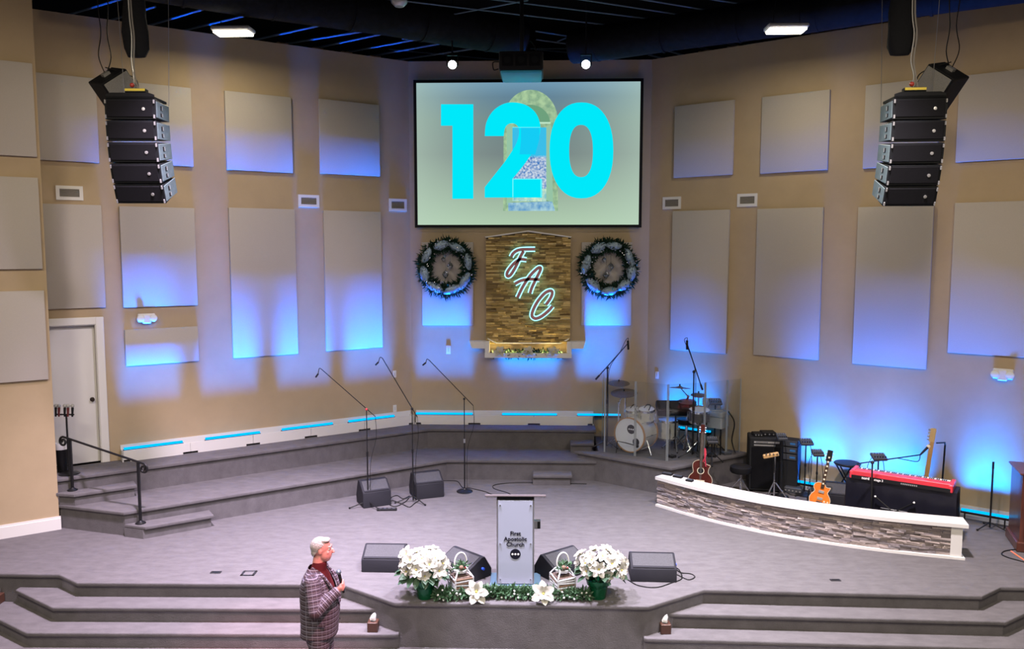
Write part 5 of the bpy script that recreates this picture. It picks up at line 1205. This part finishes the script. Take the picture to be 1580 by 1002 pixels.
# ================================================================== POINSETTIAS
M_pot = mat('foil_green', (.005, .11, .045), .22, .35, bump=.35, bscale=25)
M_pl = mat('poinsettia_leaf', (.035, .085, .045), .55, noise=.3, nscale=12)
def leaf_mesh():
    mb = MB(); prev = None
    for u, w_, h in ((0, .05, 0), (.3, .28, .05), (.6, .30, .02), (.85, .15, -.06), (1, .01, -.14)):
        cur = [mb.bm.verts.new((u, w_, h)), mb.bm.verts.new((u, 0, h - w_ * .3)), mb.bm.verts.new((u, -w_, h))]
        if prev: mb.bm.faces.new((prev[0], prev[1], cur[1], cur[0])); mb.bm.faces.new((prev[1], prev[2], cur[2], cur[1]))
        prev = cur
    return mb.mesh('leaf', M_pl)
LEAF = leaf_mesh()
def poinsettia(px, py, label, spread, seed, Hp=.23, rp=.13):
    p = pz(px, py, 0); t = thing('potted_poinsettia', label, 'potted plant', p); rnd = random.Random(seed)
    prof = [(0, 0), (rp * .72, 0), (rp, Hp), (rp * 1.06, Hp + .015), (rp * .9, Hp), (0, Hp - .02)]
    MB().lathe(prof, 22).build('pot', M_pot, t)
    MB().lathe([(rp * .9, Hp - .06), (rp * 1.15, Hp - .02), (rp * 1.28, Hp + .04), (rp * 1.1, Hp + .0), (rp * .9, Hp - .03)], 11).build('foil_collar', M_pot, t)
    cx, cz, rx, rz_ = spread
    mb = MB()
    for i in range(9):
        a = rnd.uniform(0, 6.28); mb.cyl((0, 0, Hp - .02), (cx * .7 + rx * .6 * math.cos(a), rx * .4 * math.sin(a), cz + .02), .007, n=5)
    mb.build('stems', M_pl, t)
    n = 25
    for i in range(n):
        a = 2.399 * i; f = (i + .5) / n; ph = math.acos(1 - f * 1.15); d = Vector((math.sin(ph) * math.cos(a), math.sin(ph) * math.sin(a), math.cos(ph)))
        g_ = rnd.uniform(.8, 1.18); q = Vector((cx + rx * g_ * d.x, rx * .75 * g_ * d.y, cz + rz_ * g_ * d.z)); nr = (d + Vector((0, -.35, .15)) + Vector((rnd.gauss(0, .15), rnd.gauss(0, .15), 0))).normalized()
        put_flower(t, q, nr, rnd.uniform(.085, .115), rnd)
    for i in range(60):
        a = rnd.uniform(0, 6.28); ph = rnd.uniform(.3, 2.1); d = Vector((math.sin(ph) * math.cos(a), math.sin(ph) * math.sin(a), math.cos(ph))); q = Vector((cx * .8 + rx * .72 * d.x, rx * .6 * d.y, cz + rz_ * .7 * d.z - .03))
        o = link('leaf', LEAF, t, q); o.scale = (.15, .15, .15); o.rotation_euler = (rnd.gauss(0, .4), rnd.uniform(.1, .8), a)
poinsettia(656, 922, 'white poinsettia in green foil pot left of the lectern', (-.03, .37, .29, .20), 1, .20, .125)
poinsettia(923, 922, 'white poinsettia in green foil pot right of the lectern', (.03, .38, .29, .20), 9, .20, .125)
# ================================================================== TWIG LANTERNS
M_birch = mat('whitewashed_twig', (.62, .63, .68), .6, noise=.35, nscale=25); M_twig = mat('brown_twig', (.20, .12, .08), .7, noise=.4, nscale=20); M_wire = mat('white_wire', (.80, .80, .80), .4)
def lantern(px, py, rz, label, seed):
    p = pz(px, py, 0); t = thing('twig_lantern', label, 'lantern', p, rz, None); rnd = random.Random(seed); W, H = .115, .31
    MB().box(-W, W, -W, W, 0, .015).build('base', M_twig, t)
    for sx in (-1, 1):
        for sy in (-1, 1): MB().cyl((sx * W, sy * W, 0), (sx * W, sy * W, H - .06), .010, n=7).cyl((sx * W, sy * W, H - .06), (sx * W * .55, sy * W * .55, H + .02), .009, n=7).build('corner_post', M_birch, t)
    tw = [MB().cyl((-.5, 0, -.18), (.5, 0, .18), .045, n=5).mesh('twig', m) for m in (M_birch, M_twig, M_birch)]
    for face in range(4):
        for i in range(9):
            z = .03 + i * (H - .08) / 9; o = link('twig', rnd.choice(tw), t); o.matrix_local = Matrix.Rotation(face * math.pi / 2, 4, 'Z') @ Matrix.Translation((0, -W, z)) @ Matrix.Rotation(R(22 + rnd.uniform(-8, 8)), 4, 'Y') @ Matrix.Scale(2 * W * rnd.uniform(.92, 1.02), 4)
    MB().box(-W + .012, W - .012, -W + .012, W - .012, .015, H - .06).build('core', mat('lantern_core', (.16, .11, .09), .8, noise=.5, nscale=20), t)
    MB().lathe([(.0, H - .01), (W * .8, H - .01), (W * .85, H + .02), (0, H + .025)], 8).build('cap', M_birch, t)
    pts = [(W * .68 * math.cos(a), 0, H + .10 + .12 * math.sin(a)) for a in [R(-30 + 240 * i / 20) for i in range(21)]]
    MB().tube(pts, .009, 7).build('handle', M_wire, t)
    mb = MB(); needles(mb, [Vector((-.05, -.03, H + .05)), Vector((.05, -.03, H + .07))], 90, .07, .012, .035, rnd); mb.build('greenery', M_leaf2, t, kind='stuff', smooth=False)
    MB().ball((-.02, -.07, H + .06), .028, n=10, m=8).build('pine_cone', M_twig, t); MB().ball((.03, -.07, H + .05), .014, n=8, m=6).build('red_berry', mat('berry_red', (.45, .04, .04), .35), t)
lantern(711, 918, R(28), 'whitewashed twig lantern beside the left poinsettia', 2); lantern(868, 918, R(24), 'whitewashed twig lantern beside the right poinsettia', 3)
# ================================================================== STAGE GARLAND
def garland():
    P = [pz(x, y, .05) for x, y in ((676, 920), (710, 918), (760, 916), (800, 917), (850, 918), (905, 920))]
    c = pz(795, 917, 0); t = thing('stage_garland', 'green garland with white berries along the stage edge', 'garland', c); P = [p - c for p in spline(P, 6)]; rnd = random.Random(8)
    MB().tube(P, .018, 6).build('stem', M_twig, t)
    mb = MB(); needles(mb, P, 2600, .085, .012, .075, rnd, Vector((0, 0, -1)))
    for v in mb.bm.verts: v.co.z = max(v.co.z, .004)
    mb.build('foliage', M_leaf2, t, kind='stuff', smooth=False)
    be = MB().ball((0, 0, 0), .013, n=8, m=6).mesh('berry', M_pearl)
    for i in range(70):
        q = rnd.choice(P); link('berry', be, t, (q.x + rnd.gauss(0, .04), q.y - abs(rnd.gauss(.04, .03)), .03 + abs(rnd.gauss(0, .04))))
    for x, y in ((735, 911), (838, 914)): q = pz(x, y, .13) - c; put_flower(t, q + Vector((0, -.05, 0)), (rnd.uniform(-.2, .2), -.85, .5), .155, rnd)
garland()
# ================================================================== TISSUE BOXES, FLOOR POCKETS
M_tb = mat('leather_brown', (.07, .03, .02), .4, bump=.2, bscale=80); M_tis = mat('tissue', (.85, .86, .88), .8)
def tissue(px, py, z, label, rz=0):
    p = pz(px, py, z); t = thing('tissue_box', label, 'tissue box', p, rz); W = .062
    MB().box(-W, W, -W, W, 0, .12, bev=.006).build('box', M_tb, t); MB().lathe([(0, .121), (.035, .121), (.035, .123), (0, .123)], 16).build('opening', M_black, t)
    rings = []
    for z_, a, b, dx in ((.11, .03, .010, 0), (.15, .035, .016, -.005), (.19, .028, .014, .006), (.215, .012, .006, .012)): rings.append([(dx + a * math.cos(k) * (1 + .2 * math.sin(3 * k)), b * math.sin(k) + .008 * math.sin(2 * k), z_) for k in [2 * math.pi * i / 12 for i in range(12)]])
    MB().loft(rings).build('tissue', M_tis, t, ang=60)
tissue(576, 973, -2 * STEP, 'brown tissue box on the step near the man'); tissue(1026, 976, -2 * STEP, 'brown tissue box on the right step', R(4)); tissue(-4, 931, -2 * STEP, 'brown tissue box cut by the left picture edge')
M_fp = mat('floor_pocket', (.03, .03, .035), .4, .4)
for x, y, w_, d_, lab, op in ((333, 884, .07, .035, 'narrow dark floor slot left of the square floor pocket', 0), (384, 885.5, .09, .075, 'square dark framed floor pocket near the stage edge', 1), (1289, 896, .065, .03, 'dark floor slot on the right of the stage', 0)):
    t = thing('floor_pocket', lab, 'floor pocket', pz(x, y, 0), R(2))
    if op: MB().box(-w_, w_, -d_, -d_ + .02, 0, .008).box(-w_, w_, d_ - .02, d_, 0, .008).box(-w_, -w_ + .03, -d_, d_, 0, .008).box(w_ - .03, w_, -d_, d_, 0, .008).build('rim', M_fp, t); MB().box(-w_ + .03, w_ - .03, -d_ + .02, d_ - .02, 0, .005).build('lid', M_carpet, t)
    else: MB().box(-w_, w_, -d_, d_, 0, .008, bev=.003).build('rim', M_fp, t); MB().box(-w_ * .7, w_ * .7, -d_ * .4, d_ * .4, .008, .010).build('slot', M_black, t)

# ================================================================== PERSON
def remesh(mb, name, vox, smooth_it=6):
    me = bpy.data.meshes.new(name + '_src'); bmesh.ops.recalc_face_normals(mb.bm, faces=mb.bm.faces); mb.bm.to_mesh(me); mb.bm.free()
    o = bpy.data.objects.new(name + '_src', me); COL.objects.link(o); m = o.modifiers.new('r', 'REMESH'); m.mode = 'VOXEL'; m.voxel_size = vox
    s = o.modifiers.new('s', 'SMOOTH'); s.iterations = smooth_it; s.factor = .5
    bpy.context.view_layer.update(); out = bpy.data.meshes.new_from_object(o.evaluated_get(bpy.context.evaluated_depsgraph_get())); bpy.data.objects.remove(o); bpy.data.meshes.remove(me); out.name = name; out.shade_smooth(); return out
def limb(mb, pts, rs, n=14):
    for (a, b), (ra, rb) in zip(zip(pts, pts[1:]), zip(rs, rs[1:])):
        mb.cyl(a, b, ra, rb, n=n)
    for p, r in zip(pts, rs): mb.ball(p, r, n=n, m=10)
def ering(z, xc, rx, ry, n=28, p=2.4, yc=0): return [(xc + rx * math.copysign(abs(math.cos(a)) ** (2 / p), math.cos(a)), yc + ry * math.copysign(abs(math.sin(a)) ** (2 / p), math.sin(a)), z) for a in [2 * math.pi * i / n for i in range(n)]]
def plaid():
    m = bpy.data.materials.new('plaid_wool'); m.use_nodes = True; nt = m.node_tree; b = nt.nodes['Principled BSDF']; b.inputs['Roughness'].default_value = .9
    tc = nt.nodes.new('ShaderNodeAttribute'); tc.attribute_name = 'weave'; sp = nt.nodes.new('ShaderNodeSeparateXYZ'); nt.links.new(tc.outputs['Vector'], sp.inputs[0])
    def stripe(sock, period, width, phase=0.0):
        a = nt.nodes.new('ShaderNodeMath'); a.operation = 'ADD'; a.inputs[1].default_value = 10 + phase; nt.links.new(sock, a.inputs[0])
        d = nt.nodes.new('ShaderNodeMath'); d.operation = 'MODULO'; d.inputs[1].default_value = period; nt.links.new(a.outputs[0], d.inputs[0])
        l = nt.nodes.new('ShaderNodeMath'); l.operation = 'LESS_THAN'; l.inputs[1].default_value = width; nt.links.new(d.outputs[0], l.inputs[0]); return l.outputs[0]
    def mixc(fac, a, bcol, f=1.0):
        mu = nt.nodes.new('ShaderNodeMath'); mu.operation = 'MULTIPLY'; mu.inputs[1].default_value = f; nt.links.new(fac, mu.inputs[0])
        x = nt.nodes.new('ShaderNodeMix'); x.data_type = 'RGBA'; nt.links.new(mu.outputs[0], x.inputs['Factor'])
        if isinstance(a, tuple): x.inputs['A'].default_value = (*a, 1)
        else: nt.links.new(a, x.inputs['A'])
        x.inputs['B'].default_value = (*bcol, 1); return x.outputs['Result']
    c = mixc(stripe(sp.outputs['Z'], .052, .021), (.042, .035, .054), (.032, .013, .02))
    c = mixc(stripe(sp.outputs['X'], .052, .016, .014), c, (.045, .03, .04), .7)
    c = mixc(stripe(sp.outputs['X'], .052, .006, .035), c, (.22, .20, .26), .5)
    c = mixc(stripe(sp.outputs['Z'], .052, .008, .021), c, (.22, .205, .26), .9)
    c = mixc(stripe(sp.outputs['Z'], .052, .005, .040), c, (.19, .18, .215), .8)
    nt.links.new(c, b.inputs['Base Color']); return m
PRZ = 2
def weave(me, arms=()):
    at = me.attributes.new('weave', 'FLOAT_VECTOR', 'POINT')
    for i, v in enumerate(me.vertices):
        c = v.co; best = None
        for a, b, base, ra, rb in arms:
            d = b - a; f = max(0, min(1, (c - a).dot(d) / d.length_squared)); dist = (c - a - d * f).length - lin(ra, rb, f)
            if f > .012 and dist < .016 and (best is None or dist < best[0]): best = (dist, base + f * d.length, c - a - d * f)
        if best: at.data[i].vector = (math.atan2(best[2].y, best[2].x) * .07, 0, best[1])
        else: at.data[i].vector = (c.x + c.y * .8, c.y, c.z)
def person():
    p = Vector((-2.05, 8.02, -.57)); t = thing('person', 'man in plaid suit holding a microphone before the steps', 'person', p, R(PRZ))
    skin = mat('skin', (.64, .28, .25), .5, noise=.08, nscale=18); hairm = mat('grey_hair', (.32, .31, .30), .6, noise=.35, nscale=60, bump=.4, bscale=90); shirt = mat('maroon_knit', (.085, .012, .016), .8); suit = plaid(); shoe = mat('shoe_black', (.012, .011, .01), .3)
    # arms: right arm (-y) bent up to the chin, left arm hangs
    RS, RE, RW = Vector((-.03, -.215, 1.43)), Vector((.02, -.30, 1.15)), Vector((.215, -.155, 1.315))
    LS, LE, LW = Vector((-.03, .215, 1.43)), Vector((-.04, .28, 1.13)), Vector((.03, .27, .88))
    mb = MB()
    # head, slightly turned toward the camera and forward of the neck
    hc = Vector((.035, -.005, 1.70))
    mb.ball(hc + Vector((-.012, 0, .018)), .100, .078, .098, n=24, m=18)
    mb.ball(hc + Vector((.030, 0, -.048)), .070, .069, .082, n=20, m=14)
    mb.ball(hc + Vector((.038, 0, -.100)), .046, .045, .032, n=16, m=10)
    mb.ball(hc + Vector((.078, 0, .030)), .020, .052, .014, n=14, m=8)
    mb.ball(hc + Vector((.103, 0, -.016)), .020, .015, .026, n=12, m=8); mb.ball(hc + Vector((.114, 0, -.030)), .016, .019, .013, n=12, m=8)
    mb.ball(hc + Vector((.076, 0, -.068)), .016, .028, .010, n=12, m=8); mb.ball(hc + Vector((.074, 0, -.085)), .014, .026, .009, n=12, m=8)
    for s in (-1, 1):
        mb.ball(hc + Vector((.062, s * .042, -.025)), .022, .022, .024, n=12, m=8)
        mb.ball(hc + Vector((-.005, s * .078, -.008)), .018, .009, .030, n=12, m=8)
    limb(mb, [Vector((-.02, 0, 1.46)), Vector((.008, 0, 1.62))], [.068, .062], 18)
    mb.ball((.02, 0, 1.585), .060, .055, .035, n=16, m=10)
    mb.loft([ering(.86, 0, .13, .16), ering(1.05, 0, .15, .18), ering(1.25, -.02, .14, .18), ering(1.38, -.03, .11, .18), ering(1.47, -.025, .07, .11)])
    limb(mb, [RS + Vector((0, .05, -.03)), RE, RW], [.05, .042, .032]); limb(mb, [LS + Vector((0, -.05, -.03)), LE, LW], [.05, .042, .032])
    # right hand round the microphone: palm plus five fingers
    mic0 = Vector((.268, -.15, 1.345)); md = (Vector((.222, -.135, 1.53)) - mic0).normalized()
    palm = RW + Vector((.045, -.012, .045)); mb.ball(palm, .030, .024, .046, n=14, m=10, M=Matrix.Rotation(R(20), 4, 'Y')); limb(mb, [RW, palm], [.030, .028])
    for i in range(4):
        c = mic0 + md * (.015 + i * .021); k = Vector((.062, -.024, .018 + i * .021)) + RW; r = .0095 - .0006 * abs(i - 2)
        f1 = c + Vector((.024, -.018, 0)); f2 = c + Vector((.022, .016, -.002)); f3 = c + Vector((.002, .024, -.002))
        limb(mb, [k, f1, f2, f3][: 4 if i else 4], [r * 1.1, r, r * .95, r * .85], 8)
    limb(mb, [palm + Vector((-.012, .018, .0)), palm + Vector((-.005, .036, .035)), mic0 + md * .085 + Vector((-.014, .012, 0))], [.012, .011, .009], 8)
    # left hand relaxed
    lp = LW + Vector((.01, 0, -.055)); mb.ball(lp, .036, .018, .048, n=14, m=10); limb(mb, [LW, lp], [.030, .026])
    for i in range(4):
        b0 = lp + Vector((-.025 + i * .017, 0, -.035)); limb(mb, [b0, b0 + Vector((.006, -.004, -.034)), b0 + Vector((.014, -.014, -.062 + .004 * abs(i - 2)))], [.010, .009, .008], 8)
    limb(mb, [lp + Vector((.03, -.005, .015)), lp + Vector((.046, -.014, -.018)), lp + Vector((.048, -.02, -.045))], [.012, .010, .008], 8)
    for s in (-1, 1): limb(mb, [Vector((0, s * .10, .90)), Vector((.015, s * .11, .50)), Vector((-.01, s * .11, .09))], [.09, .06, .045])
    body = link('body', remesh(mb, 'body', .0062, 3), t); body.data.materials.append(skin)
    # face details
    ew, ed, lip = mat('eye_white', (.8, .78, .76), .3), mat('eye_dark', (.03, .02, .02), .3), mat('lip', (.42, .12, .12), .5)
    for s in (-1, 1):
        e = MB().ball(hc + Vector((.079, s * .031, .010)), .013, n=10, m=8).build('eye', ew, t); MB().ball(hc + Vector((.088, s * .032, .009)), .008, n=8, m=6).build('pupil', ed, e)
        MB().ball(hc + Vector((.090, s * .033, .033)), .008, .020, .004, n=10, m=6).build('eyebrow', mat('brow', (.22, .13, .11), .7), t)
    MB().ball(hc + Vector((.086, 0, -.077)), .009, .024, .006, n=10, m=6).build('mouth', lip, t)
    # hair
    hb = MB(); hb.ball(hc + Vector((-.020, 0, .026)), .104, .084, .100, n=32, m=24); hb.ball(hc + Vector((-.045, 0, -.03)), .070, .076, .07, n=24, m=16)
    hb.ball(hc + Vector((.035, -.01, .098)), .055, .055, .025, n=20, m=12)
    hm = remesh(hb, 'hair', .007, 3); bm = bmesh.new(); bm.from_mesh(hm)
    dl = [v for v in bm.verts if (v.co.x - hc.x > .055 - max(0, (.085 - (v.co.z - hc.z))) * .9 and v.co.z - hc.z < .085) or v.co.z - hc.z < -.075 or (abs(v.co.x - hc.x) < .022 and abs(v.co.z - hc.z + .01) < .035)]
    bmesh.ops.delete(bm, geom=dl, context='VERTS'); bm.to_mesh(hm); bm.free(); hm.shade_smooth(); hm.materials.append(hairm); link('hair', hm, t)
    # shirt: high-necked knit
    sb = MB(); sb.loft([ering(.95, .0, .165, .205), ering(1.15, .0, .172, .205), ering(1.30, -.015, .155, .20), ering(1.42, -.02, .115, .16), ering(1.48, -.012, .082, .09), ering(1.555, .008, .072, .072), ering(1.57, .010, .070, .070)])
    link('shirt', remesh(sb, 'shirt', .009, 2), t).data.materials.append(shirt)
    # jacket
    jb = MB(); jb.loft([ering(.80, -.015, .190, .215), ering(.84, -.012, .188, .214), ering(.95, -.005, .192, .215), ering(1.08, .002, .198, .216), ering(1.20, -.008, .192, .217), ering(1.32, -.022, .172, .216), ering(1.41, -.03, .135, .215), ering(1.47, -.03, .100, .150), ering(1.52, -.03, .078, .085)])
    limb(jb, [RS + Vector((0, .02, -.01)), RE, RW + (RE - RW) * .06], [.080, .070, .054], 18); limb(jb, [LS + Vector((0, -.03, -.01)), LE, LW], [.088, .072, .052], 18)
    jm = remesh(jb, 'jacket', .0085, 5); bm = bmesh.new(); bm.from_mesh(jm)
    # open front: a V from the collar down to the button
    dl = []
    for v in bm.verts:
        if v.co.z > 1.10 and v.co.x > -.01 and abs(v.co.y + .0) < .012 + (v.co.z - 1.10) * .205 and (v.co - RW).length > .10 and (v.co - RE).length > .10: dl.append(v)
        elif v.co.z > 1.515: dl.append(v)
        elif v.co.z < .815: v.co.z = .805; 
    bmesh.ops.delete(bm, geom=dl, context='VERTS'); bm.to_mesh(jm); bm.free(); weave(jm, [(RS, RE, 0, .080, .070), (RE, RW, (RE - RS).length, .070, .054), (LS, LE, 0, .08, .07), (LE, LW, .3, .07, .052)]); jm.shade_smooth(); jm.materials.append(suit); jo = link('jacket', jm, t)
    # lapels and collar
    for s in (-1, 1):
        pts = [(.196, .012 * s, 1.10), (.192, .050 * s, 1.20), (.158, .085 * s, 1.31), (.10, .105 * s, 1.41), (.035, .105 * s, 1.485), (-.06, .07 * s, 1.525)]
        out = [(.200, .030 * s, 1.13), (.188, .115 * s, 1.24), (.162, .150 * s, 1.32), (.112, .145 * s, 1.40), (.035, .13 * s, 1.468), (-.075, .085 * s, 1.505)]
        mb = MB(); a = spline(pts, 4); b = spline(out, 4)
        rings = [[u + Vector((.008, 0, .004)), v + Vector((.010, 0, .004)), v + Vector((-.004, 0, -.004)), u + Vector((-.006, 0, -.004))] for u, v in zip(a, b)]
        mb.loft(rings); lo = mb.build('lapel', suit, jo); weave(lo.data)
    for s in (-1, 1): MB().box(-.07, .07, -.006, .006, -.022, .022, bev=.004, M=Matrix.Translation((.03, s * .216, .98)) @ Matrix.Rotation(R(4), 4, 'Y')).build('pocket_flap', suit, jo)
    for z in (1.06, .96): MB().lathe([(0, 0), (.011, 0), (.011, .004), (0, .005)], 12, Matrix.Translation((.203, -.012, z)) @ Matrix.Rotation(R(90), 4, 'Y')).build('button', shoe, jo)
    for o in jo.children:
        if o.name.startswith('pocket_flap'): weave(o.data)
    # trousers
    tb = MB(); tb.loft([ering(.72, -.005, .13, .185), ering(.85, 0, .165, .21), ering(1.0, 0, .17, .21)])
    for s in (-1, 1): limb(tb, [Vector((0, s * .10, .84)), Vector((.012, s * .11, .50)), Vector((-.012, s * .11, .10))], [.118, .090, .080], 18)
    tm = remesh(tb, 'trousers', .0095, 5); weave(tm); tm.materials.append(suit); link('trousers', tm, t)
    for s in (-1, 1):
        sb = MB(); sb.ball((.0, s * .115, .045), .075, .045, .045, n=18, m=12); sb.ball((.11, s * .125, .032), .085, .045, .032, n=18, m=12); sm = remesh(sb, 'shoe', .006, 3)
        z0 = min(v.co.z for v in sm.vertices)
        for v in sm.vertices: v.co.z -= z0
        sm.materials.append(shoe); link('shoe', sm, t)
    # microphone in the hand
    rot = Matrix.Translation(p) @ Matrix.Rotation(R(PRZ), 4, 'Z')
    m = thing('handheld_microphone', 'black handheld microphone in the man\'s raised hand', 'microphone', rot @ mic0)
    R3 = Matrix.Rotation(R(PRZ), 3, 'Z'); d = R3 @ md
    MB().cyl(d * -.05, d * .14, .012, .017, n=12).build('handle', M_black, m); MB().ball(d * .165, .027, .027, .027, n=14, m=10).build('mic_head', mat('mic_blue_grey', (.16, .22, .30), .4, .6), m); MB().cyl(d * .155, d * .163, .029, n=14).build('ring', M_chrome, m)
person()
